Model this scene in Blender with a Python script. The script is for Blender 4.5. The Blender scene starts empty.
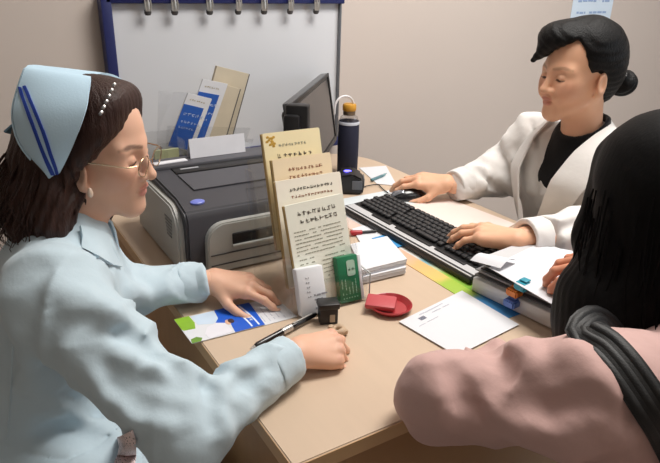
import bpy, bmesh, math, random
import numpy as np
from mathutils import Vector, Matrix

PI = math.pi
SC = bpy.context.scene
COL = SC.collection
random.seed(7)

# ------------------------------------------------------------------ camera
FPX = 608.0
CAM = np.array([-0.295, -0.546, 1.349])
YAW, PITCH, ROLL = 0.5602, 0.3972, 0.0272


def cam_axes():
    cy, sy = math.cos(YAW), math.sin(YAW)
    fwd = np.array([sy * math.cos(PITCH), cy * math.cos(PITCH), -math.sin(PITCH)])
    r = np.array([cy, -sy, 0.0])
    u = np.cross(r, fwd)
    c, s = math.cos(ROLL), math.sin(ROLL)
    return c * r + s * u, -s * r + c * u, fwd


CR, CU, CF = cam_axes()


def ray(x, y):
    return CF + CR * ((x - 330) / FPX) - CU * ((y - 231.5) / FPX)


def pz(x, y, z):
    """world point at height z seen at photo position x, y (used to survey where things stand)"""
    d = ray(x, y)
    return Vector(CAM + d * ((z - CAM[2]) / d[2]))


def py(x, y, yy):
    d = ray(x, y)
    return Vector(CAM + d * ((yy - CAM[1]) / d[1]))


def pd(x, y, t):
    return Vector(CAM + ray(x, y) * t)


cd = bpy.data.cameras.new('camera')
cam = bpy.data.objects.new('camera', cd)
COL.objects.link(cam)
cd.sensor_fit = 'HORIZONTAL'
cd.sensor_width = 36.0
cd.lens = FPX / 660 * 36.0
cd.clip_start = 0.02
M = Matrix.Identity(4)
for i in range(3):
    M[i][0], M[i][1], M[i][2], M[i][3] = CR[i], CU[i], -CF[i], CAM[i]
cam.matrix_world = M
SC.camera = cam

# ------------------------------------------------------------------ world, lamps, exposure
w = bpy.data.worlds.new('world')
SC.world = w
w.use_nodes = True
w.node_tree.nodes['Background'].inputs[0].default_value = (0.95, 0.97, 1.0, 1)
w.node_tree.nodes['Background'].inputs[1].default_value = 0.35
SC.view_settings.view_transform = 'Standard'
SC.view_settings.look = 'None'
SC.view_settings.gamma = 1.0
SC.view_settings.exposure = 0.0
SC.view_settings.use_curve_mapping = False
SC.cycles.use_denoising = True
SC.cycles.max_bounces = 8
SC.cycles.transparent_max_bounces = 24
SC.cycles.sample_clamp_indirect = 4.0


def area(name, loc, size, size_y, power, col, rot=(0, 0, 0)):
    d = bpy.data.lights.new(name, 'AREA')
    d.shape = 'RECTANGLE'
    d.size, d.size_y, d.energy, d.color = size, size_y, power, col
    o = bpy.data.objects.new(name, d)
    COL.objects.link(o)
    o.location, o.rotation_euler = loc, rot
    return o


LIGHTS = [  # ceiling panel lamps: place, size, power
    ((1.12, 0.30, 2.66), 1.2, 0.7, 54.0),
    ((1.0, -1.5, 2.66), 1.2, 0.7, 6.5),
    ((-1.3, -0.6, 2.66), 1.2, 0.6, 2.5),
]
for k, (l, a, b, p) in enumerate(LIGHTS):
    area('ceiling_lamp_light', l, a, b, p, (1.0, 0.965, 0.915))
area('cool_fill_light', (3.35, -1.3, 1.6), 1.3, 1.2, 17.0, (0.72, 0.87, 1.0), (PI / 2, 0, math.radians(38)))  # unseen cool fill added to turn the right part of the wall neutral


# ------------------------------------------------------------------ materials
MATS = {}


def mat(name, col, rough=0.6, metal=0.0, var=0.06, vscale=30.0, bump=0.0, bscale=200.0, spec=0.5, coat=0.0, stretch=None, sheen=0.0):
    if name in MATS:
        return MATS[name]
    m = bpy.data.materials.new(name)
    m.use_nodes = True
    nt = m.node_tree
    b = nt.nodes['Principled BSDF']
    b.inputs['Roughness'].default_value = rough
    b.inputs['Metallic'].default_value = metal
    b.inputs['Specular IOR Level'].default_value = spec
    b.inputs['Coat Weight'].default_value = coat
    b.inputs['Sheen Weight'].default_value = sheen
    tc = nt.nodes.new('ShaderNodeTexCoord')
    mp = nt.nodes.new('ShaderNodeMapping')
    if stretch:
        mp.inputs['Scale'].default_value = stretch
    nt.links.new(tc.outputs['Object'], mp.inputs[0])
    no = nt.nodes.new('ShaderNodeTexNoise')
    no.inputs['Scale'].default_value = vscale
    no.inputs['Detail'].default_value = 4
    nt.links.new(mp.outputs[0], no.inputs[0])
    mx = nt.nodes.new('ShaderNodeMix')
    mx.data_type = 'RGBA'
    c = Vector(col[:3])
    mx.inputs[6].default_value = (*[max(0, v * (1 - var)) for v in c], 1)
    mx.inputs[7].default_value = (*[min(1, v * (1 + var)) for v in c], 1)
    nt.links.new(no.outputs[0], mx.inputs[0])
    nt.links.new(mx.outputs[2], b.inputs['Base Color'])
    if bump:
        n2 = nt.nodes.new('ShaderNodeTexNoise')
        n2.inputs['Scale'].default_value = bscale
        n2.inputs['Detail'].default_value = 5
        nt.links.new(mp.outputs[0], n2.inputs[0])
        bp = nt.nodes.new('ShaderNodeBump')
        bp.inputs['Strength'].default_value = bump
        bp.inputs['Distance'].default_value = 0.004
        nt.links.new(n2.outputs[0], bp.inputs['Height'])
        nt.links.new(bp.outputs[0], b.inputs['Normal'])
    MATS[name] = m
    return m


def srgb(r, g, b):
    f = lambda v: (v / 255 / 12.92) if v / 255 <= 0.04045 else ((v / 255 + 0.055) / 1.055) ** 2.4
    return (f(r), f(g), f(b))


def clear_mat(name, tint=(0.985, 0.988, 0.99), refl=0.05):
    """clear acrylic: mostly see-through with a mirror-like sheen that grows at grazing angles"""
    if name in MATS:
        return MATS[name]
    m = bpy.data.materials.new(name)
    m.use_nodes = True
    nt = m.node_tree
    nt.nodes.remove(nt.nodes['Principled BSDF'])
    out = nt.nodes['Material Output']
    tr = nt.nodes.new('ShaderNodeBsdfTransparent')
    tr.inputs[0].default_value = (*tint, 1)
    gl = nt.nodes.new('ShaderNodeBsdfGlossy')
    gl.inputs['Roughness'].default_value = 0.06
    lw = nt.nodes.new('ShaderNodeLayerWeight')
    lw.inputs[0].default_value = 0.5
    pw = nt.nodes.new('ShaderNodeMath')
    pw.operation = 'POWER'
    pw.inputs[1].default_value = 5.0
    nt.links.new(lw.outputs['Facing'], pw.inputs[0])
    no = nt.nodes.new('ShaderNodeTexNoise')
    no.inputs['Scale'].default_value = 40
    ml = nt.nodes.new('ShaderNodeMath')
    ml.operation = 'MULTIPLY_ADD'
    ml.inputs[1].default_value = 0.03
    ml.inputs[2].default_value = refl
    nt.links.new(no.outputs[0], ml.inputs[0])
    ad = nt.nodes.new('ShaderNodeMath')
    ad.operation = 'MULTIPLY_ADD'
    ad.inputs[1].default_value = 0.45
    nt.links.new(pw.outputs[0], ad.inputs[0])
    nt.links.new(ml.outputs[0], ad.inputs[2])
    mx = nt.nodes.new('ShaderNodeMixShader')
    nt.links.new(ad.outputs[0], mx.inputs[0])
    nt.links.new(tr.outputs[0], mx.inputs[1])
    nt.links.new(gl.outputs[0], mx.inputs[2])
    nt.links.new(mx.outputs[0], out.inputs['Surface'])
    MATS[name] = m
    return m


# ------------------------------------------------------------------ mesh building
class MB:
    def __init__(self):
        self.v, self.f, self.m = [], [], []

    def add(self, verts, faces, mi=0):
        b = len(self.v)
        self.v += [tuple(p) for p in verts]
        self.f += [tuple(b + i for i in f) for f in faces]
        self.m += [mi] * len(faces)
        return self

    def bm(self, bm, mi=0, mtx=None):
        bm.verts.index_update()
        vs = [(mtx @ v.co) if mtx else v.co.copy() for v in bm.verts]
        self.add(vs, [[v.index for v in f.verts] for f in bm.faces], mi)
        bm.free()
        return self

    def box(self, c, s, bev=0.0, rot=None, seg=2, mi=0):
        bm = bmesh.new()
        bmesh.ops.create_cube(bm, size=1)
        for v in bm.verts:
            v.co = Vector((v.co.x * s[0], v.co.y * s[1], v.co.z * s[2]))
        if bev > 0:
            bmesh.ops.bevel(bm, geom=bm.edges[:], offset=min(bev, min(s) * 0.49), segments=seg, affect='EDGES', profile=0.5)
        m = Matrix.Translation(Vector(c))
        if rot is not None:
            m = m @ (rot.to_4x4() if hasattr(rot, 'to_4x4') else rot)
        return self.bm(bm, mi, m)

    def prism(self, pts, z0, z1, bev=0.0, mi=0, mtx=None):
        """polygon pts (x, y) raised from z0 to z1"""
        bm = bmesh.new()
        a = [bm.verts.new((p[0], p[1], z0)) for p in pts]
        b = [bm.verts.new((p[0], p[1], z1)) for p in pts]
        n = len(pts)
        bm.faces.new(a[::-1])
        bm.faces.new(b)
        for i in range(n):
            bm.faces.new((a[i], a[(i + 1) % n], b[(i + 1) % n], b[i]))
        bmesh.ops.recalc_face_normals(bm, faces=bm.faces[:])
        if bev > 0:
            bmesh.ops.bevel(bm, geom=bm.edges[:], offset=bev, segments=2, affect='EDGES')
        return self.bm(bm, mi, mtx)

    def tube(self, pts, r, n=8, mi=0, caps=True):
        pts = [Vector(p) for p in pts]
        rs = r if isinstance(r, (list, tuple)) else [r] * len(pts)
        vs, fs = [], []
        t0 = (pts[1] - pts[0]).normalized()
        nrm = t0.orthogonal().normalized()
        for i, p in enumerate(pts):
            t = (pts[min(i + 1, len(pts) - 1)] - pts[max(i - 1, 0)])
            t = t.normalized() if t.length > 1e-9 else t0
            nrm = (nrm - t * nrm.dot(t))
            nrm = nrm.normalized() if nrm.length > 1e-9 else t.orthogonal().normalized()
            bn = t.cross(nrm)
            for k in range(n):
                a = 2 * PI * k / n
                vs.append(p + (nrm * math.cos(a) + bn * math.sin(a)) * rs[i])
        for i in range(len(pts) - 1):
            for k in range(n):
                fs.append((i * n + k, i * n + (k + 1) % n, (i + 1) * n + (k + 1) % n, (i + 1) * n + k))
        if caps:
            fs.append(tuple(range(n))[::-1])
            fs.append(tuple((len(pts) - 1) * n + k for k in range(n)))
        return self.add(vs, fs, mi)

    def lathe(self, prof, n=32, mi=0, mtx=None, caps=True):
        vs, fs = [], []
        for (r, z) in prof:
            for k in range(n):
                a = 2 * PI * k / n
                p = Vector((r * math.cos(a), r * math.sin(a), z))
                vs.append(mtx @ p if mtx else p)
        for i in range(len(prof) - 1):
            for k in range(n):
                fs.append((i * n + k, i * n + (k + 1) % n, (i + 1) * n + (k + 1) % n, (i + 1) * n + k))
        if caps:
            fs.append(tuple(range(n))[::-1])
            fs.append(tuple((len(prof) - 1) * n + k for k in range(n)))
        return self.add(vs, fs, mi)

    def sheet(self, grid, th=0.0008, mi=0):
        """a grid of points (rows of equal length) as a thin solid sheet"""
        R, Cn = len(grid), len(grid[0])
        P = [[Vector(p) for p in row] for row in grid]
        top, bot = [], []
        for i in range(R):
            for j in range(Cn):
                a = P[min(i + 1, R - 1)][j] - P[max(i - 1, 0)][j]
                b = P[i][min(j + 1, Cn - 1)] - P[i][max(j - 1, 0)]
                nn = a.cross(b)
                nn = nn.normalized() if nn.length > 1e-12 else Vector((0, 0, 1))
                top.append(P[i][j] + nn * th / 2)
                bot.append(P[i][j] - nn * th / 2)
        vs = top + bot
        N = R * Cn
        fs = []
        for i in range(R - 1):
            for j in range(Cn - 1):
                q = (i * Cn + j, (i + 1) * Cn + j, (i + 1) * Cn + j + 1, i * Cn + j + 1)
                fs.append(q)
                fs.append(tuple(N + k for k in q[::-1]))
        rim = [i * Cn for i in range(R)] + [(R - 1) * Cn + j for j in range(1, Cn)] + [i * Cn + Cn - 1 for i in range(R - 2, -1, -1)] + [j for j in range(Cn - 2, 0, -1)]
        for k in range(len(rim)):
            a, b = rim[k], rim[(k + 1) % len(rim)]
            fs.append((a, N + a, N + b, b))
        return self.add(vs, fs, mi)


def obj(name, mb, mats, parent=None, smooth=40, world=False, fix=True):
    me = bpy.data.meshes.new(name)
    me.from_pydata([tuple(v) for v in mb.v], [], mb.f)
    if not isinstance(mats, (list, tuple)):
        mats = [mats]
    for m in mats:
        me.materials.append(m)
    if len(mats) > 1:
        me.polygons.foreach_set('material_index', mb.m)
    if fix:
        bm = bmesh.new()
        bm.from_mesh(me)
        bmesh.ops.recalc_face_normals(bm, faces=bm.faces[:])
        bm.to_mesh(me)
        bm.free()
    if smooth:
        me.polygons.foreach_set('use_smooth', [True] * len(me.polygons))
        me.set_sharp_from_angle(angle=math.radians(smooth))
    o = bpy.data.objects.new(name, me)
    COL.objects.link(o)
    if parent is not None:
        o.parent = parent
        if world:
            me.transform(wmat(parent).inverted())
    return o


def wmat(o):
    m = o.matrix_basis.copy()
    return wmat(o.parent) @ m if o.parent else m


def tag(o, label, cat, group=None):
    o['label'], o['category'] = label, cat
    if group:
        o['group'] = group
    return o


def thing(name, label, cat, loc=(0, 0, 0), rotz=0.0, group=None):
    o = bpy.data.objects.new(name, None)
    o.empty_display_size = 0.05
    COL.objects.link(o)
    o.location, o.rotation_euler = loc, (0, 0, rotz)
    return tag(o, label, cat, group)


def struct(o):
    o['kind'] = 'structure'
    return o


def rz(a):
    return Matrix.Rotation(a, 3, 'Z')


def frame3(o, x, up):
    """4x4 frame at o with x axis along x and z as near to up as possible"""
    x = Vector(x).normalized()
    z = Vector(up)
    z = (z - x * z.dot(x)).normalized()
    y = z.cross(x)
    m = Matrix.Identity(4)
    for i in range(3):
        m[i][0], m[i][1], m[i][2], m[i][3] = x[i], y[i], z[i], o[i]
    return m


def copy_thing(o, label, **kw):
    c = o.copy()
    COL.objects.link(c)
    c['label'] = label
    for ch in o.children:
        d = ch.copy()
        COL.objects.link(d)
        d.parent = c
        for g in ch.children:
            e = g.copy()
            COL.objects.link(e)
            e.parent = d
    return c


def round_rect(x0, y0, x1, y1, r, n=6):
    r = r if isinstance(r, (list, tuple)) else [r] * 4
    out = []
    for (cx, cy, a0, rr) in ((x1, y1, 0, r[0]), (x0, y1, PI / 2, r[1]), (x0, y0, PI, r[2]), (x1, y0, 1.5 * PI, r[3])):
        sx, sy = (1 if cx == x1 else -1), (1 if cy == y1 else -1)
        c = (cx - sx * rr, cy - sy * rr)
        k = n if rr > 1e-6 else 0
        for i in range(k + 1):
            a = a0 + (PI / 2) * i / max(k, 1)
            out.append((c[0] + rr * math.cos(a), c[1] + rr * math.sin(a)))
    return out


def glyphs(mb, o, u, v, n, size, gap=1.15, rnd=None, h=0.0003, mi=0, weight=0.13):
    """a row of small printed characters, each a few crossing strokes, on the plane o + u + v"""
    rnd = rnd or random
    u, v = Vector(u).normalized(), Vector(v).normalized()
    nn = u.cross(v)
    for k in range(n):
        c = Vector(o) + u * (k * size * gap)
        for s in range(4):
            hz = s % 2 == 0
            p = c + u * size * rnd.uniform(0.1, 0.5) + v * size * rnd.uniform(0.1, 0.8)
            L, W = size * rnd.uniform(0.45, 0.8), size * weight
            a, b = (u, v) if hz else (v, u)
            if not hz:
                p = c + u * size * rnd.uniform(0.2, 0.8) + v * size * rnd.uniform(0.05, 0.25)
            q = [p - b * W / 2, p + a * L - b * W / 2, p + a * L + b * W / 2, p + b * W / 2]
            mb.add([x for x in q] + [x + nn * h for x in q], [(0, 1, 2, 3), (4, 5, 6, 7), (0, 1, 5, 4), (1, 2, 6, 5), (2, 3, 7, 6), (3, 0, 4, 7)], mi)


def line_text(mb, o, u, v, length, size, rnd, h=0.0003, mi=0):
    """a line of fine print: short dashes of uneven length"""
    u, v = Vector(u).normalized(), Vector(v).normalized()
    nn = u.cross(v)
    x = 0.0
    while x < length:
        L = size * rnd.uniform(0.6, 2.2)
        if rnd.random() < 0.85:
            p = Vector(o) + u * x + v * rnd.uniform(-0.1, 0.1) * size
            q = [p, p + u * L, p + u * L + v * size * 0.55, p + v * size * 0.55]
            mb.add([y for y in q] + [y + nn * h for y in q], [(0, 1, 2, 3), (4, 5, 6, 7), (0, 1, 5, 4), (1, 2, 6, 5), (2, 3, 7, 6), (3, 0, 4, 7)], mi)
        x += L + size * 0.35


# ------------------------------------------------------------------ smooth bodies (signed distance fields meshed by surface nets)
class Field:
    def __init__(self, lo, hi, h):
        self.h = h
        self.lo = np.array(lo, float)
        n = np.ceil((np.array(hi) - self.lo) / h).astype(int) + 1
        self.ax = [self.lo[i] + h * np.arange(n[i]) for i in range(3)]
        self.d = np.full(tuple(n), 0.2, np.float32)

    def _win(self, lo, hi):
        sl = []
        for i in range(3):
            a = int(np.clip(np.floor((lo[i] - self.lo[i]) / self.h), 0, len(self.ax[i])))
            b = int(np.clip(np.ceil((hi[i] - self.lo[i]) / self.h) + 1, 0, len(self.ax[i])))
            if b - a < 1:
                return None, None
            sl.append(slice(a, b))
        P = np.stack(np.meshgrid(*[self.ax[i][sl[i]] for i in range(3)], indexing='ij'), -1)
        return tuple(sl), P

    def put(self, fn, lo, hi, k, mode):
        m = k + 4 * self.h
        sl, P = self._win(np.array(lo) - m, np.array(hi) + m)
        if sl is None:
            return self
        b = fn(P)
        a = self.d[sl]
        if mode == 'u':
            if k > 0:
                t = np.clip(0.5 + 0.5 * (b - a) / k, 0, 1)
                r = b + (a - b) * t - k * t * (1 - t)
            else:
                r = np.minimum(a, b)
        else:  # subtract
            b = -b
            if k > 0:
                t = np.clip(0.5 - 0.5 * (b - a) / k, 0, 1)
                r = b + (a - b) * t + k * t * (1 - t)
            else:
                r = np.maximum(a, b)
        self.d[sl] = r
        return self

    def rc(self, a, b, ra, rb, k=0.02, sq=None, mode='u', cap_b=False, cap_a=False, fold=None):
        a, b = np.array(a, float), np.array(b, float)
        ba = b - a
        L = np.linalg.norm(ba)
        R = max(ra, rb)
        ext = R * (1 / min(1.0, sq[1]) if sq else 1) + (0.02 if fold else 0)
        if sq:
            sn = np.array(sq[0], float)
            sn = sn / np.linalg.norm(sn)

        def fn(P):
            p = P - a
            t = (p @ ba) / (L * L + 1e-12)
            tc = np.clip(t, 0, 1)
            q = p - tc[..., None] * ba
            if sq:
                q = q + ((sq[1] - 1) * (q @ sn))[..., None] * sn
            r = ra + (rb - ra) * tc
            if fold:
                amp, fr, ph, dv = fold
                dv = np.array(dv, float)
                dv = dv / np.linalg.norm(dv)
                ql = np.linalg.norm(q, axis=-1) + 1e-6
                cs = (q @ dv) / ql
                s = np.abs(np.sin(0.5 * fr * tc * L + ph + 1.4 * cs + 0.7 * np.sin(31 * tc * L + 4 * cs) + 9 * (P @ np.array((0.5, -0.7, 0.4)))))
                r = r + amp * ((1 - s) ** 1.6 * 1.7 - 0.55) * (0.6 + 0.4 * cs)
            d = np.linalg.norm(q, axis=-1) - r
            if sq and sq[1] > 1:
                d = d / sq[1]
            if cap_b:
                d = np.maximum(d, (t - 1) * L)
            if cap_a:
                d = np.maximum(d, -t * L)
            return d.astype(np.float32)

        return self.put(fn, np.minimum(a, b) - ext, np.maximum(a, b) + ext, k, mode)

    def ell(self, c, r, k=0.02, rot=None, mode='u', disp=None):
        c, r = np.array(c, float), np.array(r, float)
        R = np.array(rot.to_3x3()) if rot is not None else np.eye(3)

        def fn(P):
            p = (P - c) @ R
            k0 = np.linalg.norm(p / r, axis=-1)
            k1 = np.linalg.norm(p / (r * r), axis=-1) + 1e-9
            d = k0 * (k0 - 1) / k1
            if disp is not None:
                d = d - disp(P)
            return d.astype(np.float32)

        e = r.max() + (0.02 if disp is not None else 0)
        return self.put(fn, c - e, c + e, k, mode)

    def half(self, p0, n, k=0.0, mode='s'):
        """cut away the side that n points to"""
        p0, n = np.array(p0, float), np.array(n, float)
        n = n / np.linalg.norm(n)
        return self.put(lambda P: (-((P - p0) @ n)).astype(np.float32), self.lo, [x[-1] for x in self.ax], k, mode)

    def warp(self, fn):
        P = np.stack(np.meshgrid(*self.ax, indexing='ij'), -1)
        near = np.abs(self.d) < 0.03
        self.d[near] -= fn(P[near]).astype(np.float32)
        return self

    def hit(self, px, py_):
        d = ray(px, py_)
        for t in np.arange(0.35, 2.6, self.h * 0.6):
            i = np.rint((CAM + d * t - self.lo) / self.h).astype(int)
            if (i >= 0).all() and (i < self.d.shape).all() and self.d[tuple(i)] < 0:
                return CAM + d * t
        return None

    def crease(self, pts, r=0.010, rise=0.006, k=0.016, cut=False):
        """a cloth fold along a line on the surface (pts: where it runs in the photo); cut = a valley"""
        H = [self.hit(*q) for q in pts]
        H = [q for q in H if q is not None]
        n = len(H)
        for i in range(n - 1):
            f = lambda j: r * (0.55 + 0.45 * math.sin(PI * (j + 0.5) / n))
            c = []
            for j in (i, i + 1):
                u = CAM - H[j]
                u = u / np.linalg.norm(u)
                c.append(H[j] + u * ((r - rise) if cut else (rise - r)))
            self.rc(c[0], c[1], f(i), f(i + 1), k, mode='s' if cut else 'u')
        return self

    def mesh(self):
        d, h = self.d, self.h
        # close the grid at its border
        d = np.pad(d, 1, constant_values=0.1)
        lo = self.lo - h
        s = d < 0
        n = np.array(d.shape)
        c = [s[i:n[0] - 1 + i, j:n[1] - 1 + j, k:n[2] - 1 + k] for i in (0, 1) for j in (0, 1) for k in (0, 1)]
        sm = sum(x.astype(np.int8) for x in c)
        act = (sm > 0) & (sm < 8)
        I = np.argwhere(act)
        idx = np.full(act.shape, -1, np.int64)
        idx[act] = np.arange(len(I))
        corner = np.array([(i, j, k) for i in (0, 1) for j in (0, 1) for k in (0, 1)])
        val = np.stack([d[I[:, 0] + q[0], I[:, 1] + q[1], I[:, 2] + q[2]] for q in corner], 1)
        acc = np.zeros((len(I), 3))
        cnt = np.zeros(len(I))
        for a in range(8):
            for b in range(a + 1, 8):
                if np.abs(corner[a] - corner[b]).sum() != 1:
                    continue
                va, vb = val[:, a], val[:, b]
                x = (va < 0) != (vb < 0)
                t = np.where(x, va / np.where(x, va - vb, 1), 0)
                p = corner[a] + t[:, None] * (corner[b] - corner[a])
                acc += p * x[:, None]
                cnt += x
        V = lo + h * (I + acc / cnt[:, None])
        Q = []
        for ax in range(3):
            sl0 = [slice(None)] * 3
            sl1 = [slice(None)] * 3
            sl0[ax], sl1[ax] = slice(0, -1), slice(1, None)
            e = s[tuple(sl0)] != s[tuple(sl1)]
            o1, o2 = [(1, 2), (2, 0), (0, 1)][ax]
            E = np.argwhere(e)
            E = E[(E[:, o1] > 0) & (E[:, o2] > 0) & (E[:, o1] < n[o1] - 1) & (E[:, o2] < n[o2] - 1)]
            ins = s[E[:, 0], E[:, 1], E[:, 2]]
            u1, u2 = np.zeros(3, int), np.zeros(3, int)
            u1[o1], u2[o2] = 1, 1
            g = lambda A: idx[A[:, 0], A[:, 1], A[:, 2]]
            q = np.stack([g(E - u1 - u2), g(E - u2), g(E), g(E - u1)], 1)
            q[~ins] = q[~ins][:, ::-1]
            Q.append(q)
        Q = np.concatenate(Q)
        Q = Q[(Q >= 0).all(1)]
        return V, Q


def relax(V, Q, it=2, f=0.5):
    for _ in range(it):
        acc = np.zeros_like(V)
        cnt = np.zeros(len(V))
        for a, b in ((0, 1), (1, 2), (2, 3), (3, 0)):
            np.add.at(acc, Q[:, a], V[Q[:, b]])
            np.add.at(acc, Q[:, b], V[Q[:, a]])
            np.add.at(cnt, Q[:, a], 1)
            np.add.at(cnt, Q[:, b], 1)
        V = V + f * (acc / np.maximum(cnt, 1)[:, None] - V)
    return V


def xf(V, m):
    A = np.array(m)
    return V @ A[:3, :3].T + A[:3, 3]


def mesh_np(name, parts, m, parent=None, cols=None):
    """parts: list of (V, Q) joined to one smooth mesh in world space; cols: matching list of (N, 3) colours"""
    V = np.concatenate([p[0] for p in parts])
    off = np.cumsum([0] + [len(p[0]) for p in parts])
    Q = np.concatenate([p[1] + off[i] for i, p in enumerate(parts)])
    if parent is not None:
        V = xf(V, wmat(parent).inverted())
    me = bpy.data.meshes.new(name)
    me.vertices.add(len(V))
    me.vertices.foreach_set('co', V.astype(np.float32).ravel())
    me.loops.add(len(Q) * 4)
    me.loops.foreach_set('vertex_index', Q.astype(np.int32).ravel())
    me.polygons.add(len(Q))
    me.polygons.foreach_set('loop_start', np.arange(0, len(Q) * 4, 4, dtype=np.int32))
    me.polygons.foreach_set('use_smooth', np.ones(len(Q), bool))
    me.update(calc_edges=True)
    me.validate()
    me.materials.append(m)
    if cols is not None:
        a = me.attributes.new('skin_tone', 'FLOAT_COLOR', 'POINT')
        c = np.concatenate(cols)
        a.data.foreach_set('color', np.concatenate([c, np.ones((len(c), 1))], 1).astype(np.float32).ravel())
    o = bpy.data.objects.new(name, me)
    COL.objects.link(o)
    if parent is not None:
        o.parent = parent
    return o


def wr(P, s, seed):
    """soft wandering noise from sines, for cloth and hair"""
    r = np.random.RandomState(seed)
    out = 0
    q = P * s
    for k in range(5):
        a, b = r.normal(size=3), r.normal(size=3)
        out = out + np.sin(q @ a + 1.7 * np.sin(q @ b + r.uniform(0, 6)) + r.uniform(0, 6))
    return out / 5


def rg(P, s, seed):
    """ridged wandering noise: crisp cloth creases"""
    return (1 - np.minimum(1, np.abs(wr(P, s, seed)) * 2.2)) ** 2 - 0.25


def skin_material(name, rough=0.5):
    m = bpy.data.materials.new(name)
    m.use_nodes = True
    nt = m.node_tree
    b = nt.nodes['Principled BSDF']
    at = nt.nodes.new('ShaderNodeAttribute')
    at.attribute_name = 'skin_tone'
    no = nt.nodes.new('ShaderNodeTexNoise')
    no.inputs['Scale'].default_value = 60
    mx = nt.nodes.new('ShaderNodeMix')
    mx.data_type = 'RGBA'
    mx.blend_type = 'MULTIPLY'
    rp = nt.nodes.new('ShaderNodeMapRange')
    rp.inputs[3].default_value = 0.0
    rp.inputs[4].default_value = 0.25
    nt.links.new(no.outputs[0], rp.inputs[0])
    nt.links.new(rp.outputs[0], mx.inputs[0])
    nt.links.new(at.outputs['Color'], mx.inputs[6])
    mx.inputs[7].default_value = (0.85, 0.72, 0.66, 1)
    nt.links.new(mx.outputs[2], b.inputs['Base Color'])
    b.inputs['Roughness'].default_value = rough
    b.inputs['Subsurface Weight'].default_value = 0.12
    b.inputs['Subsurface Radius'].default_value = (1.0, 0.35, 0.2)
    b.inputs['Subsurface Scale'].default_value = 0.006
    b.inputs['Specular IOR Level'].default_value = 0.4
    return m


def smooth01(x):
    x = np.clip(x, 0, 1)
    return x * x * (3 - 2 * x)


def mask_ell(P, c, r, soft=0.3):
    k = np.linalg.norm((P - np.array(c)) / np.array(r), axis=-1)
    return smooth01((1 + soft - k) / (2 * soft))


def seg_d(P, a, b):
    a, b = np.array(a), np.array(b)
    ba = b - a
    t = np.clip(((P - a) @ ba) / (ba @ ba), 0, 1)
    return np.linalg.norm(P - a - t[:, None] * ba, axis=-1)


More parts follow.
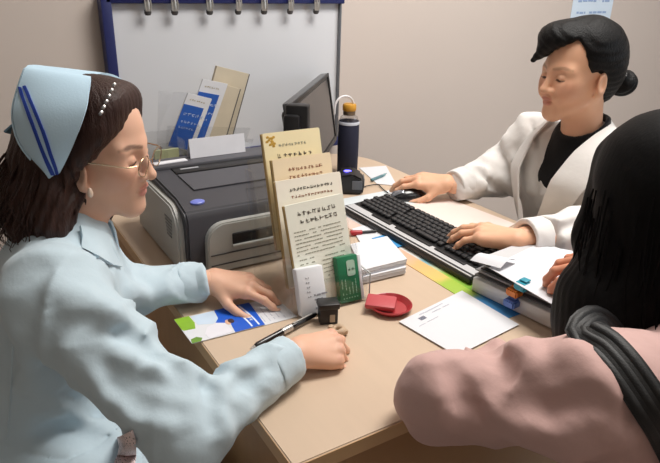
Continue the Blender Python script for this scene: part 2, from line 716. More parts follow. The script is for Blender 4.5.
def head_mesh(Mh, sc, neck_w, tone, lip, brow, eyes='down', h=0.0024, thin=1.0, smile=0.0, crown=0.086, ear=(0.0, 0.0), brow_amt=0.85):
    """head with face and neck; local x forward, y to the person's left, z up; Mh places it, neck_w is the neck base in the world"""
    Mi = Mh.inverted()
    nb = np.array(Mi @ Vector(neck_w)) / sc
    F = Field((-0.14, -0.10, min(-0.16, nb[2] - 0.05)), (0.125, 0.10, 0.135), h)
    w = thin
    F.ell((-0.014, 0, 0.036), (0.094, 0.076 * w, crown), 0.0)
    F.ell((0.022, 0, -0.03), (0.062, 0.063 * w, 0.086), 0.03)
    for s in (1, -1):
        F.rc((-0.012, s * 0.052 * w, -0.05), (0.066, s * 0.010, -0.100), 0.016, 0.015, 0.03)
        F.ell((0.054, s * 0.042 * w, -0.026), (0.026, 0.020, 0.024), 0.025)
        F.rc((0.072, s * 0.010, 0.014), (0.060, s * 0.046 * w, 0.012), 0.010, 0.009, 0.02)
    F.ell((0.072, 0, -0.102), (0.016, 0.020, 0.014), 0.02)
    F.ell((0.066, 0, -0.064), (0.022, 0.028, 0.024), 0.02)
    F.rc((-0.025, 0, -0.055), nb, 0.050, 0.054, 0.03)
    for s in (1, -1):
        F.ell((0.089, s * 0.033 * w, -0.004), (0.014, 0.017, 0.011), 0.012, mode='s')
        F.ell((0.0685, s * 0.032 * w, -0.006), (0.014, 0.0155, 0.0115), 0.004)
        if eyes == 'down':   # the closed-looking upper lid over a lowered gaze
            F.rc((0.0805, s * 0.021 * w, -0.009), (0.0735, s * 0.044 * w, -0.0095), 0.0018, 0.0018, 0.002)
            F.rc((0.0832, s * 0.023 * w, -0.0115), (0.075, s * 0.043 * w, -0.0115), 0.0010, 0.0010, 0.0015, mode='s')
        else:
            F.rc((0.0815, s * 0.021 * w, -0.001), (0.0745, s * 0.045 * w, -0.0015), 0.0020, 0.0016, 0.002)
    # nose
    F.rc((0.080, 0, 0.006), (0.099, 0, -0.034), 0.0065, 0.0095, 0.010)
    F.ell((0.099, 0, -0.037), (0.0115, 0.0105, 0.0095), 0.006)
    for s in (1, -1):
        F.ell((0.088, s * 0.0125, -0.040), (0.0105, 0.0072, 0.0075), 0.005)
        F.ell((0.096, s * 0.0062, -0.0475), (0.004, 0.0028, 0.003), 0.002, mode='s')
    # mouth
    F.ell((0.086, 0, -0.0615), (0.0085, 0.022, 0.0056), 0.004)
    F.ell((0.0845, 0, -0.0722), (0.0085, 0.0185, 0.0066), 0.004)
    for s in (1, -1):
        F.rc((0.094, 0.0, -0.0668), (0.088, s * 0.014, -0.0668 + 0.0010 * smile), 0.0016, 0.0014, 0.003, mode='s')
        F.rc((0.088, s * 0.014, -0.0668 + 0.0010 * smile), (0.076, s * (0.024 + 0.003 * smile), -0.0655 + 0.006 * smile), 0.0014, 0.0012, 0.003, mode='s')
        if smile:
            F.ell((0.066, s * 0.036, -0.048), (0.018, 0.014, 0.016), 0.02)
    # ears
    for s in (1, -1):
        R = Matrix.Rotation(s * 0.35, 3, 'Z') @ Matrix.Rotation(-0.18, 3, 'Y')
        F.ell((-0.014 + ear[0], s * 0.077 * w, -0.020 + ear[1]), (0.018, 0.0075, 0.031), 0.006, rot=R)
        F.ell((-0.010 + ear[0], s * 0.0855 * w, -0.016 + ear[1]), (0.0105, 0.0055, 0.0185), 0.004, rot=R, mode='s')
        F.ell((-0.004 + ear[0], s * 0.075 * w, -0.044 + ear[1]), (0.009, 0.0055, 0.010), 0.005)
    V, Q = F.mesh()
    V = relax(V, Q, 1, 0.4)
    c = np.tile(np.array(tone), (len(V), 1))
    red = np.array((0.62, 0.20, 0.14))

    def blend(msk, col, amt):
        nonlocal c
        m = (msk * amt)[:, None]
        c = c * (1 - m) + np.array(col) * m

    for s in (1, -1):
        blend(mask_ell(V, (0.066, s * 0.045 * w, -0.034), (0.03, 0.028, 0.026), 0.6), red, 0.22)
        blend(mask_ell(V, (0.094, s * 0.0062, -0.0485), (0.005, 0.003, 0.003), 0.4), (0.10, 0.04, 0.03), 0.8)
        bd = np.minimum(seg_d(V, (0.090, s * 0.014, 0.016), (0.078, s * 0.040 * w, 0.021)), seg_d(V, (0.078, s * 0.040 * w, 0.021), (0.062, s * 0.055 * w, 0.014)))
        blend(smooth01((0.0056 - bd) / 0.003), brow, brow_amt)
        if eyes == 'down':
            ed = seg_d(V, (0.0832, s * 0.021 * w, -0.0112), (0.074, s * 0.045 * w, -0.0112))
            blend(smooth01((0.0042 - ed) / 0.0018), (0.02, 0.012, 0.01), 0.95)
        else:
            e = mask_ell(V, (0.082, s * 0.032 * w, -0.0065), (0.006, 0.0125, 0.0052), 0.15)
            blend(e, (0.75, 0.70, 0.66), 1.0)
            blend(mask_ell(V, (0.083, s * 0.031 * w, -0.0065), (0.006, 0.0052, 0.0058), 0.15), (0.025, 0.013, 0.01), 1.0)
            ed = seg_d(V, (0.0822, s * 0.020 * w, -0.0012), (0.0745, s * 0.045 * w, -0.0022))
            blend(smooth01((0.0026 - ed) / 0.0014), (0.02, 0.012, 0.01), 0.95)
    blend(mask_ell(V, (0.092, 0, -0.0615), (0.012, 0.0215, 0.0055), 0.25), lip, 0.8)
    blend(mask_ell(V, (0.090, 0, -0.0722), (0.012, 0.018, 0.0062), 0.25), lip, 0.8)
    S4 = Mh @ Matrix.Scale(sc, 4)
    return (xf(V, S4), Q), c


def hand_mesh(Mh, side, curl, spread=(0.10, 0.02, -0.06, -0.16), thumb=((0.55, 0.75, -0.25), (0.75, 0.62, -0.2), (0.9, 0.4, -0.15)), sc=1.0, tone=(0.5, 0.3, 0.2), h=0.0018, fore=0.08, elbow=None, rest=None):
    """a hand: local x towards the fingers, z out of the back of the hand, thumb on +y (side 1) or -y (side -1).
    curl: per finger three joint bends in degrees, index first; thumb: directions of its three bones"""
    F = Field((-fore - 0.02, -0.085, -0.125), (0.215, 0.095, 0.055), h)
    mcp = [(0.086, 0.027, 0.000), (0.090, 0.006, 0.004), (0.085, -0.015, 0.001), (0.076, -0.033, -0.006)]
    ln = [(0.041, 0.025, 0.021), (0.046, 0.028, 0.022), (0.042, 0.026, 0.021), (0.032, 0.019, 0.018)]
    rr = [(0.0100, 0.0088, 0.0080, 0.0066), (0.0102, 0.0090, 0.0081, 0.0067), (0.0096, 0.0085, 0.0077, 0.0064), (0.0086, 0.0075, 0.0068, 0.0058)]
    fd = np.array((-1.0, 0, 0))
    if elbow is not None:
        e = Mh.inverted().to_3x3() @ (Vector(elbow) - Mh.translation)
        fd = np.array((e.x, e.y * side, e.z)) / e.length
    F.rc(fd * fore, (0.0, 0, 0), 0.030, 0.0245, 0.0, sq=((0, 0, 1), 1.25))
    nails = []
    for i in range(4):
        m = np.array(mcp[i])
        F.rc((0.002, 0.012 - 0.008 * i, -0.002), m - np.array((0.006, 0, 0.004)), 0.0165, 0.0135, 0.012)
        F.ell(m + np.array((0, 0, -0.002)), (0.012, 0.0115, 0.0118), 0.006)
    F.rc((0.012, 0.016, -0.012), (0.050, 0.030, -0.014), 0.017, 0.012, 0.014)
    F.rc((0.014, -0.018, -0.010), (0.060, -0.030, -0.012), 0.014, 0.011, 0.012)
    for i in range(4):
        p = np.array(mcp[i])
        p[2] -= 0.002
        fl = 0.0
        a = spread[i]
        for j in range(3):
            fl += math.radians(curl[i][j])
            d = np.array((math.cos(fl) * math.cos(a), math.cos(fl) * math.sin(a), -math.sin(fl)))
            q = p + d * ln[i][j]
            F.rc(p, q, rr[i][j], rr[i][j + 1], 0.004 if j else 0.007)
            if j == 2:
                up = np.array((math.sin(fl) * math.cos(a), math.sin(fl) * math.sin(a), math.cos(fl)))
                nails.append((q - d * 0.003 + up * rr[i][3] * 0.75, 0.0062))
            p = q
    p = np.array((0.022, 0.026, -0.010))
    tl, tr = (0.040, 0.031, 0.025), (0.0145, 0.0108, 0.0098, 0.0078)
    for j in range(3):
        d = np.array(thumb[j], float)
        d /= np.linalg.norm(d)
        q = p + d * tl[j]
        F.rc(p, q, tr[j], tr[j + 1], 0.009 if j == 0 else 0.004)
        p = q
    nails.append((p + np.array((0, 0.002, 0.007)), 0.007))
    V, Q = F.mesh()
    V = relax(V, Q, 1, 0.35)
    c = np.tile(np.array(tone), (len(V), 1))
    for (q, r) in nails:
        m = smooth01((r - np.linalg.norm(V - q, axis=1)) / (0.3 * r))[:, None]
        c = c * (1 - 0.55 * m) + np.array((0.66, 0.42, 0.36)) * 0.55 * m
    for i in range(4):
        m = smooth01((0.013 - np.linalg.norm(V - np.array(mcp[i]) - np.array((0, 0, 0.009)), axis=1)) / 0.01)[:, None]
        c = c * (1 - 0.2 * m) + np.array((0.55, 0.22, 0.15)) * 0.2 * m
    if side < 0:
        V = V * np.array((1, -1, 1))
        Q = Q[:, ::-1]
    V = xf(V, Mh @ Matrix.Scale(sc, 4))
    if rest is not None:   # flesh flattens where it rests on a surface
        V[:, 2] = np.where(V[:, 2] < rest, rest + 0.0004 * np.tanh((V[:, 2] - rest) * 40), V[:, 2])
    return (V, Q), c


def rest_on_desk(VQ, top=None):
    V, Q = VQ
    top = DZ + 0.0012 if top is None else top
    m = (V[:, 0] > 0.0) & (V[:, 0] < 0.945) & (V[:, 1] > 0.0) & (V[:, 1] < 1.32) & (V[:, 2] < top) & (V[:, 2] > top - 0.035)
    V[m, 2] = top
    return V, Q


def limb_mesh(segs, lo, hi, h=0.009, tone=(0.5, 0.3, 0.2)):
    F = Field(lo, hi, h)
    for s in segs:
        F.rc(*s[:4], s[4] if len(s) > 4 else 0.03, sq=s[5] if len(s) > 5 else None)
    V, Q = F.mesh()
    return (V, Q), np.tile(np.array(tone), (len(V), 1))


# ------------------------------------------------------------------ the room
WALLY = 1.365
DZ = 0.752   # height of the desktop
m_wall = mat('wall_paint', srgb(206, 194, 186), 0.85, var=0.025, vscale=2.0, bump=0.05, bscale=300)
m_ceil = mat('ceiling_paint', srgb(232, 230, 226), 0.9, var=0.02)
m_floor = mat('floor_tile', srgb(196, 192, 188), 0.4, var=0.05, vscale=5)


def slab(name, a, b, m):
    mb = MB()
    c = [(a[i] + b[i]) / 2 for i in range(3)]
    mb.box(c, [abs(b[i] - a[i]) for i in range(3)])
    return struct(obj(name, mb, m, smooth=0))


slab('floor', (-2.6, -2.8, -0.1), (3.6, 1.5, 0.0), m_floor)
slab('ceiling', (-2.6, -2.8, 2.7), (3.6, 1.5, 2.8), m_ceil)
slab('wall_back', (-2.6, WALLY, 0), (3.6, WALLY + 0.1, 2.7), m_wall)
m_far = mat('wall_paint_beige', srgb(172, 158, 144), 0.9, var=0.03)
slab('wall_left', (-2.7, -2.8, 0), (-2.6, WALLY, 2.7), m_far)
slab('wall_right', (3.6, -2.8, 0), (3.7, WALLY, 2.7), m_wall)
slab('wall_front', (-2.6, -2.9, 0), (3.6, -2.8, 2.7), m_far)

# whiteboard hung on the back wall
by = WALLY - 0.035
bx0, bx1 = py(111.5, 20, by).x, py(338.5, 20, by).x
bz1 = py(225, 3.5, by).z
bz0 = py(254, 147.0, by).z
m_navy = mat('navy_plastic', srgb(30, 38, 92), 0.4, var=0.05)
m_board = mat('whiteboard_face', srgb(214, 216, 221), 0.32, var=0.015, vscale=3, spec=0.4)
m_alu = mat('grey_aluminium', srgb(120, 122, 126), 0.35, metal=0.7)
wb = thing('whiteboard', 'white magnetic board with navy blue frame hung on the wall behind the printer', 'whiteboard', ((bx0 + bx1) / 2, by, bz0))
hw, hh = (bx1 - bx0) / 2, bz1 - bz0
obj('board_panel', MB().box((0, 0.012, hh / 2), (2 * hw, 0.016, hh)), m_board, wb)
fr = MB()
fr.box((-hw - 0.013, 0.008, hh / 2), (0.030, 0.045, hh + 0.05), 0.004)
fr.box((0, 0.008, hh + 0.016), (2 * hw + 0.03, 0.045, 0.032), 0.004)
fr.box((0, 0.008, -0.014), (2 * hw + 0.03, 0.045, 0.032), 0.004)
obj('frame', fr, m_navy, wb)
obj('side_rail', MB().box((hw + 0.003, 0.010, hh / 2), (0.007, 0.040, hh + 0.05), 0.002), m_alu, wb)
# clips hanging from its top rail
m_chrome = mat('clip_metal', srgb(186, 184, 180), 0.3, metal=0.6)
m_dark = mat('black_plastic', srgb(26, 26, 29), 0.42, var=0.1)
order = ['leftmost of seven metal clips along the top rail of the whiteboard', 'second metal clip from the left on the whiteboard top rail',
         'third metal clip from the left on the whiteboard top rail', 'middle one of seven metal clips on the whiteboard top rail',
         'fifth metal clip from the left on the whiteboard top rail', 'sixth metal clip from the left on the whiteboard top rail',
         'rightmost of seven metal clips along the top rail of the whiteboard']
clip0 = None
for k, px in enumerate((147.5, 174.5, 209.5, 238, 264, 290, 316)):
    p = py(px, 9, by - 0.018)
    if clip0 is None:
        clip0 = thing('hanging_clip', order[0], 'clip', (p.x, by - 0.018, bz1), 0, 'metal clips on the whiteboard rail')
        clip0.scale = (1.5, 1.15, 1.25)
        h = MB()
        h.tube([(0, 0, 0.030), (0, -0.006, 0.022), (0, -0.007, 0.004), (0.001, -0.006, -0.012)], 0.0026, 8)
        h.box((0, -0.004, -0.006), (0.009, 0.007, 0.022), 0.002)
        h.tube([(-0.005, -0.006, 0.012), (-0.006, -0.008, -0.004), (-0.004, -0.006, -0.016)], 0.0016, 6)
        h.tube([(0.005, -0.006, 0.012), (0.006, -0.008, -0.004), (0.004, -0.006, -0.016)], 0.0016, 6)
        obj('hook', h, m_chrome, clip0)
        h = MB().lathe([(0.0005, -0.026), (0.005, -0.025), (0.0072, -0.020), (0.0065, -0.014), (0.003, -0.011)], 14)
        obj('grip', h, mat('clip_grip', srgb(82, 80, 80), 0.4, metal=0.4), clip0)
    else:
        c = copy_thing(clip0, order[k])
        c.location.x = p.x
        c.rotation_euler.z = random.uniform(-0.25, 0.25)

# notice on the wall behind the seated doctor
p0, p1 = py(574, -6, WALLY), py(609, 21, WALLY)
nt_ = thing('wall_notice', 'pale blue printed notice stuck on the wall above the doctor', 'notice', (p0.x, WALLY, p1.z))
W_ = p1.x - p0.x
m_notice = mat('notice_paper', srgb(214, 230, 246), 0.7, var=0.05, vscale=8)
obj('notice_sheet', MB().box((W_ / 2, -0.002, 0.12), (W_, 0.002, 0.24)), m_notice, nt_, smooth=0)
g = MB()
rr = random.Random(3)
for i in range(4):
    line_text(g, (W_ * 0.12, -0.0035, 0.035 + 0.05 * i), (1, 0, 0), (0, 0, 1), W_ * 0.75, 0.016, rr)
obj('lettering', g, mat('notice_ink', srgb(150, 176, 214), 0.7), nt_, smooth=0)

# ------------------------------------------------------------------ the desk
DW, DL = 0.945, 1.325
m_wood = mat('desk_wood', srgb(204, 181, 158), 0.42, var=0.04, vscale=10, stretch=(6, 0.6, 1), spec=0.4)
m_band = mat('desk_edge', srgb(205, 166, 122), 0.5, var=0.05, vscale=20)
m_pan = mat('desk_panel', srgb(176, 134, 92), 0.55, var=0.10, vscale=6, stretch=(1, 6, 0.6))
desk = thing('desk', 'pale wood-grain desk with a rounded far corner between the nurse and the doctor', 'desk', (0, 0, 0))
out = round_rect(0, 0, DW, DL, [0.22, 0.02, 0.006, 0.03], 10)
obj('desktop', MB().prism(out, DZ - 0.027, DZ, 0.0015), [m_wood], desk)
band = MB()
n_ = len(out)
ctr = Vector((DW / 2, DL / 2))
ring_o = [Vector(q) + (Vector(q) - ctr).normalized() * 0.0016 for q in out]
vs = [(q.x, q.y, DZ - 0.026) for q in ring_o] + [(q.x, q.y, DZ - 0.0018) for q in ring_o] + [(q[0], q[1], DZ - 0.026) for q in out] + [(q[0], q[1], DZ - 0.0018) for q in out]
fs = []
for i in range(n_):
    j = (i + 1) % n_
    fs += [(i, j, n_ + j, n_ + i), (2 * n_ + i, 3 * n_ + i, 3 * n_ + j, 2 * n_ + j), (n_ + i, n_ + j, 3 * n_ + j, 3 * n_ + i), (i, 2 * n_ + i, 2 * n_ + j, j)]
obj('edge_band', band.add(vs, fs), m_band, desk)
obj('side_panel', MB().box((0.024, DL / 2, (DZ - 0.027) / 2), (0.024, DL - 0.06, DZ - 0.028), 0.002), m_pan, desk)
obj('end_panel', MB().box((DW / 2, 0.035, (DZ - 0.027) / 2), (DW - 0.10, 0.022, DZ - 0.028), 0.002), m_pan, desk)
obj('back_panel', MB().box((DW / 2 - 0.05, DL - 0.03, (DZ - 0.027) / 2), (DW - 0.30, 0.022, DZ - 0.028), 0.002), m_pan, desk)


# ------------------------------------------------------------------ printer
m_pgrey = mat('printer_grey', srgb(176, 176, 172), 0.45, var=0.03)
m_pdark = mat('printer_charcoal', srgb(62, 62, 68), 0.5, var=0.05)
m_pblack = mat('printer_black', srgb(22, 22, 25), 0.45, var=0.05)
PX, PY, PW, PL, PH = 0.060, 0.580, 0.375, 0.350, 0.167
pr = thing('laser_printer', 'grey and black laser printer at the nurse side of the desk', 'printer', (PX, PY, DZ))


def side_profile(x0, x1, y0, y1, z0, z1, r):
    """a plate in the y-z plane with its upper corners rounded"""
    pts = [(y0, z0), (y1, z0)]
    for k in range(9):
        a = PI / 2 * k / 8
        pts.append((y1 - r + r * math.cos(a), z1 - r + r * math.sin(a)))
    for k in range(9):
        a = PI / 2 + PI / 2 * k / 8
        pts.append((y0 + r + r * math.cos(a), z1 - r + r * math.sin(a)))
    mtx = Matrix(((0, 0, 1, 0), (1, 0, 0, 0), (0, 1, 0, 0), (0, 0, 0, 1)))
    return MB().prism(pts, x0, x1, 0.004, mtx=mtx)


# chassis: the charcoal core, sloping at the front of its top
core = MB()
prof = [(0.010, 0.0), (PL - 0.01, 0.0), (PL - 0.004, PH - 0.03), (PL - 0.02, PH - 0.006), (PL - 0.10, PH - 0.006), (0.075, PH - 0.012), (0.018, PH - 0.026), (0.006, PH - 0.045)]
mtx = Matrix(((0, 0, 1, 0), (1, 0, 0, 0), (0, 1, 0, 0), (0, 0, 0, 1)))
core.prism(prof, 0.008, PW - 0.008, 0.004, mtx=mtx)
obj('chassis', core, m_pdark, pr)
sp = side_profile(-0.006, 0.014, 0.028, PL - 0.01, 0.004, PH - 0.022, 0.055)
obj('side_cover', sp, m_pgrey, pr)
obj('side_cover', side_profile(PW - 0.014, PW + 0.006, 0.028, PL - 0.01, 0.004, PH - 0.022, 0.055), m_pgrey, pr)
v = MB()
for k in range(6):
    v.box((-0.0065, 0.085, 0.070 + 0.008 * k), (0.002, 0.030 + 0.004 * k, 0.004), 0.0008)
obj('vent_slots', v, mat('printer_vent', srgb(120, 120, 118), 0.5), pr)
# front door: grey plate with rounded upper left corner
pts = [(0.045, 0.004), (PW - 0.03, 0.004), (PW - 0.03, PH - 0.052)]
for k in range(9):
    a = PI / 2 + PI / 2 * k / 8
    pts.append((0.045 + 0.040 + 0.040 * math.cos(a), PH - 0.052 - 0.040 + 0.040 * math.sin(a)))
mf = Matrix(((1, 0, 0, 0), (0, 0, -1, 0), (0, 1, 0, 0), (0, 0, 0, 1)))
door = obj('front_door', MB().prism(pts, -0.012, 0.010, 0.003, mtx=mf), m_pgrey, pr)
s = MB()
s.box((0.175, -0.0085, 0.076), (0.150, 0.012, 0.026), 0.003)
obj('feed_slot', s, m_pblack, door)
s = MB()
s.box((0.185, -0.0110, 0.046), (0.270, 0.0030, 0.0022))
s.box((0.185, -0.0110, 0.022), (0.270, 0.0030, 0.0018))
obj('seam', s, mat('printer_seam', srgb(70, 70, 70), 0.6), door)
s = MB()
s.box((0.175, -0.0165, 0.062), (0.155, 0.008, 0.006), 0.002)
obj('slot_lip', s, m_pgrey, door)
# top: output tray well, ridges, button
t = MB()
t.box((0.205, PL - 0.108, PH - 0.007), (0.290, 0.050, 0.008), 0.002)
t.box((0.335, PL - 0.130, PH - 0.005), (0.030, 0.010, 0.010), 0.002)
obj('output_slot', t, m_pblack, pr)
t = MB()
t.add([(0.060, 0.100, PH - 0.0075), (0.350, 0.100, PH - 0.0075), (0.350, PL - 0.14, PH - 0.0045), (0.060, PL - 0.14, PH - 0.0045),
       (0.060, 0.100, PH - 0.010), (0.350, 0.100, PH - 0.010), (0.350, PL - 0.14, PH - 0.010), (0.060, PL - 0.14, PH - 0.010)],
      [(0, 1, 2, 3), (7, 6, 5, 4), (0, 4, 5, 1), (1, 5, 6, 2), (2, 6, 7, 3), (3, 7, 4, 0)])
obj('output_tray', t, mat('printer_tray', srgb(74, 74, 80), 0.45), pr)
t = MB()
t.box((0.1875, PL - 0.052, PH - 0.005), (PW - 0.020, 0.072, 0.016), 0.005)
obj('rear_hood', t, mat('printer_hood', srgb(80, 80, 86), 0.45), pr)
t = MB()
t.box((0.100, PL - 0.108, PH - 0.0025), (0.045, 0.008, 0.001), 0.0003)
obj('printed_label', t, mat('printer_label', srgb(170, 172, 178), 0.5), pr)
t = MB().lathe([(0.0125, 0.0), (0.0125, 0.0035), (0.010, 0.005), (0.004, 0.0056)], 24, mtx=Matrix.Translation((0.048, 0.048, PH - 0.0195)) @ Matrix.Rotation(0.12, 4, 'X') @ Matrix.Diagonal((1.25, 0.85, 1, 1)))
obj('power_button', t, mat('button_blue', srgb(118, 130, 214), 0.3), pr)
t = MB()
glyphs(t, (0.165, 0.060, PH - 0.0125), (1, 0.0, 0), (0, 1, 0.2), 7, 0.008)
obj('model_lettering', t, mat('printer_letter', srgb(30, 30, 34), 0.4), pr)
tag(obj('folded_card', MB().box((0, 0, 0.024), (0.148, 0.0016, 0.048), rot=Matrix.Rotation(-0.15, 3, 'X')).box((0, 0.013, 0.024), (0.148, 0.0016, 0.049), rot=Matrix.Rotation(0.38, 3, 'X')), mat('white_card', srgb(226, 226, 232), 0.7), smooth=0),
    'blank white folded card standing on the back of the printer', 'card')
fc = bpy.data.objects['folded_card']
fc.location = (PX + 0.197, PY + PL - 0.050, DZ + PH + 0.0035)
sl = tag(obj('paper_strip', MB().box((0, 0, 0), (0.085, 0.020, 0.0025), 0.0005), mat('white_card', (1, 1, 1)), smooth=0), 'narrow white paper strip lying on the printer beside the nurse face', 'paper strip')
sl.location = (PX + 0.068, PY + PL - 0.060, DZ + PH + 0.0044)
sl.rotation_euler.z = 0.06

# ------------------------------------------------------------------ leaning brochure rack by the whiteboard
m_clear = clear_mat('clear_acrylic')
m_cream = mat('cream_paper', srgb(222, 208, 178), 0.75, var=0.04, vscale=15)
m_blue = mat('leaflet_blue', srgb(42, 92, 178), 0.55, var=0.04)
m_white = mat('white_paper', srgb(220, 221, 226), 0.75, var=0.015)
BRY = 1.19


def leaning(name, tl, tr, bl, th, yy, mats, label, cat, group=None, depth=0.0):
    """a leaflet standing in the rack, its face towards the room; corners surveyed on the plane y = yy"""
    a, b, c = py(*tl, yy), py(*tr, yy), py(*bl, yy)
    u, v_ = (b - a), (c - a)
    W, H = u.length, v_.length
    o = thing(name, label, cat, tuple(c), 0, group)
    u, v_ = u.normalized(), (a - c).normalized()
    n = u.cross(v_).normalized()
    m = Matrix.Identity(4)
    for i in range(3):
        m[i][0], m[i][1], m[i][2] = u[i], v_[i], n[i]
    return o, m, W, H


BG = 'brochures in the leaning rack'
for (tl, tr, bl, yy, lab) in (((188, 93), (212, 99), (168, 146), BRY, 'front blue and white leaflet leaning in the rack by the whiteboard'),
                              ((203, 79), (228, 84), (182, 140), BRY + 0.025, 'rear blue and white leaflet leaning behind the front blue one')):
    o, m, W, H = leaning('brochure', tl, tr, bl, 0.004, yy, None, lab, 'brochure', BG)
    obj('pages', MB().prism([(0, 0), (W, 0), (W, H), (0, H)], -0.006, 0, mtx=m), m_white, o, smooth=0)
    obj('blue_cover', MB().prism([(0, 0), (W * 0.82, 0), (W * 0.82, H * 0.80), (0, H * 0.80)], 0.0, 0.0008, mtx=m), m_blue, o, smooth=0)
    t = MB()
    for (x, yv, n, sz) in ((0.10, 0.60, 5, 0.011), (0.10, 0.46, 6, 0.009), (0.10, 0.36, 6, 0.007)):
        glyphs(t, m @ Vector((W * x, H * yv, 0.0009)), m.to_3x3() @ Vector((1, 0, 0)), m.to_3x3() @ Vector((0, 1, 0)), n, sz)
    glyphs(t, m @ Vector((W * .15, H * .88, 0.0002)), m.to_3x3() @ Vector((1, 0, 0)), m.to_3x3() @ Vector((0, 1, 0)), 7, 0.006, mi=1)
    obj('lettering', t, [mat('pale_ink', srgb(190, 206, 236), 0.6), mat('ochre_ink', srgb(170, 150, 100), 0.6)], o, smooth=0)
for (tl, tr, bl, yy, lab, th) in (((217, 66), (249, 74), (196, 146), BRY + 0.055, 'tall beige booklet rising highest in the leaning rack', 0.014),
                                  ((222, 84), (240, 89), (204, 146), BRY + 0.030, 'short grey-beige booklet leaning at the right end of the rack', 0.014)):
    o, m, W, H = leaning('booklet', tl, tr, bl, 0.01, yy, None, lab, 'booklet', BG)
    obj('pages', MB().prism([(0, 0), (W, 0), (W, H), (0, H)], -th, 0, mtx=m), mat('beige_paper', srgb(206, 194, 172), 0.8, var=0.08, vscale=25), o, smooth=0)
    obj('dark_spine', MB().prism([(W, 0), (W + 0.003, 0), (W + 0.003, H), (W, H)], -th, 0.001, mtx=m), mat('spine_grey', srgb(96, 92, 92), 0.7), o, smooth=0)
# the rack itself, clear, leaning the same way
ra, rb = py(160, 132, BRY - 0.03), py(236, 138, BRY - 0.03)
rk = thing('brochure_rack', 'clear acrylic leaflet rack leaning behind the printer', 'rack', (ra.x, BRY - 0.03, DZ))
L_ = rb.x - ra.x
H0, H1 = ra.z - DZ, rb.z - DZ + 0.01
for yy, hh_ in ((0.0, -0.02), (0.024, 0.01), (0.085, 0.10)):
    obj('divider', MB().add([(0.0, yy, 0), (L_, yy, 0), (L_ + 0.06, yy, H1 + hh_), (0.03, yy, H0 + hh_), (0.0, yy + 0.003, 0), (L_, yy + 0.003, 0), (L_ + 0.06, yy + 0.003, H1 + hh_), (0.03, yy + 0.003, H0 + hh_)],
                            [(0, 1, 2, 3), (4, 7, 6, 5), (0, 4, 5, 1), (1, 5, 6, 2), (2, 6, 7, 3), (3, 7, 4, 0)]), m_clear, rk, smooth=0)
obj('foot_plate', MB().box((L_ / 2, 0.045, 0.0025), (L_ + 0.02, 0.10, 0.005)), m_clear, rk, smooth=0)
# little clear pen box left of it
pb = py(165, 160, 1.10)
bx = thing('pen_box', 'small clear acrylic box holding an olive pad behind the nurse face', 'desk box', (pb.x, 1.10, DZ))
hb = py(165, 140, 1.10).z - DZ
for (c, s) in (((0, -0.03, hb / 2), (0.10, 0.003, hb)), ((0, 0.03, hb / 2 + 0.01), (0.10, 0.003, hb + 0.02)), ((-0.05, 0, hb / 2), (0.003, 0.06, hb)), ((0.05, 0, hb / 2), (0.003, 0.06, hb)), ((0, 0, hb / 2 - 0.01), (0.003, 0.06, hb - 0.03))):
    obj('side_wall', MB().box(c, s), m_clear, bx, smooth=0)
obj('floor_plate', MB().box((0, 0, 0.002), (0.10, 0.06, 0.004)), m_clear, bx, smooth=0)
pad = tag(obj('note_pad', MB().box((0, 0, hb / 2 - 0.02), (0.070, 0.008, hb - 0.035), 0.001), [mat('pad_green', srgb(176, 180, 140), 0.7)], smooth=0), 'pale olive note pad standing in the small clear box', 'note pad')
pad.location = (pb.x + 0.008, 1.108, DZ + 0.009)

# ------------------------------------------------------------------ monitor, speaker, bottle, card reader
t1 = 2.10
P1 = pd(327, 73, t1)
d_ = ray(291, 103)
P0 = Vector(CAM + d_ * ((P1.z - CAM[2]) / d_[2]))
u_ = (P1 - P0)
MW = u_.length
ang = math.atan2(u_.y, u_.x)
mn = thing('monitor', 'black flat-screen computer monitor seen nearly edge-on beside the whiteboard', 'monitor', ((P0.x + P1.x) / 2, (P0.y + P1.y) / 2, DZ), ang)
MHt = P1.z - DZ
m_scr = mat('screen_glass', srgb(34, 34, 36), 0.16, var=0.05, spec=0.7)
m_bez = mat('monitor_black', srgb(20, 20, 22), 0.38)
zb = 0.055
TL = Matrix.Translation((0, 0, MHt)) @ Matrix.Rotation(math.radians(-9), 4, 'X') @ Matrix.Translation((0, 0, -MHt))


def tlt(mb):
    mb.v = [tuple(TL @ Vector(q)) for q in mb.v]
    return mb


obj('screen_shell', tlt(MB().box((0, 0.012, (MHt + zb) / 2), (MW, 0.026, MHt - zb), 0.004)), mat('monitor_grey', srgb(86, 86, 88), 0.35), mn)
obj('screen', tlt(MB().box((0, -0.0015, (MHt + zb) / 2), (MW - 0.028, 0.003, MHt - zb - 0.03))), m_scr, mn, smooth=0)
bz = MB()
for sx in (-1, 1):
    bz.box((sx * (MW / 2 - 0.007), -0.003, (MHt + zb) / 2), (0.014, 0.006, MHt - zb), 0.001)
bz.box((0, -0.003, zb + 0.008), (MW, 0.006, 0.016), 0.001)
bz.box((0, -0.003, MHt - 0.005), (MW, 0.006, 0.010), 0.001)
obj('bezel', tlt(bz), m_bez, mn)
obj('rear_housing', tlt(MB().box((0, 0.040, (MHt + zb) / 2), (MW * 0.7, 0.034, (MHt - zb) * 0.7), 0.012)), m_bez, mn)
obj('stand_neck', MB().box((0, 0.055, 0.09), (0.05, 0.022, 0.17), 0.004), m_bez, mn)
obj('stand_base', MB().prism(round_rect(-0.11, -0.03, 0.11, 0.12, 0.03), 0, 0.012, 0.003), m_bez, mn)
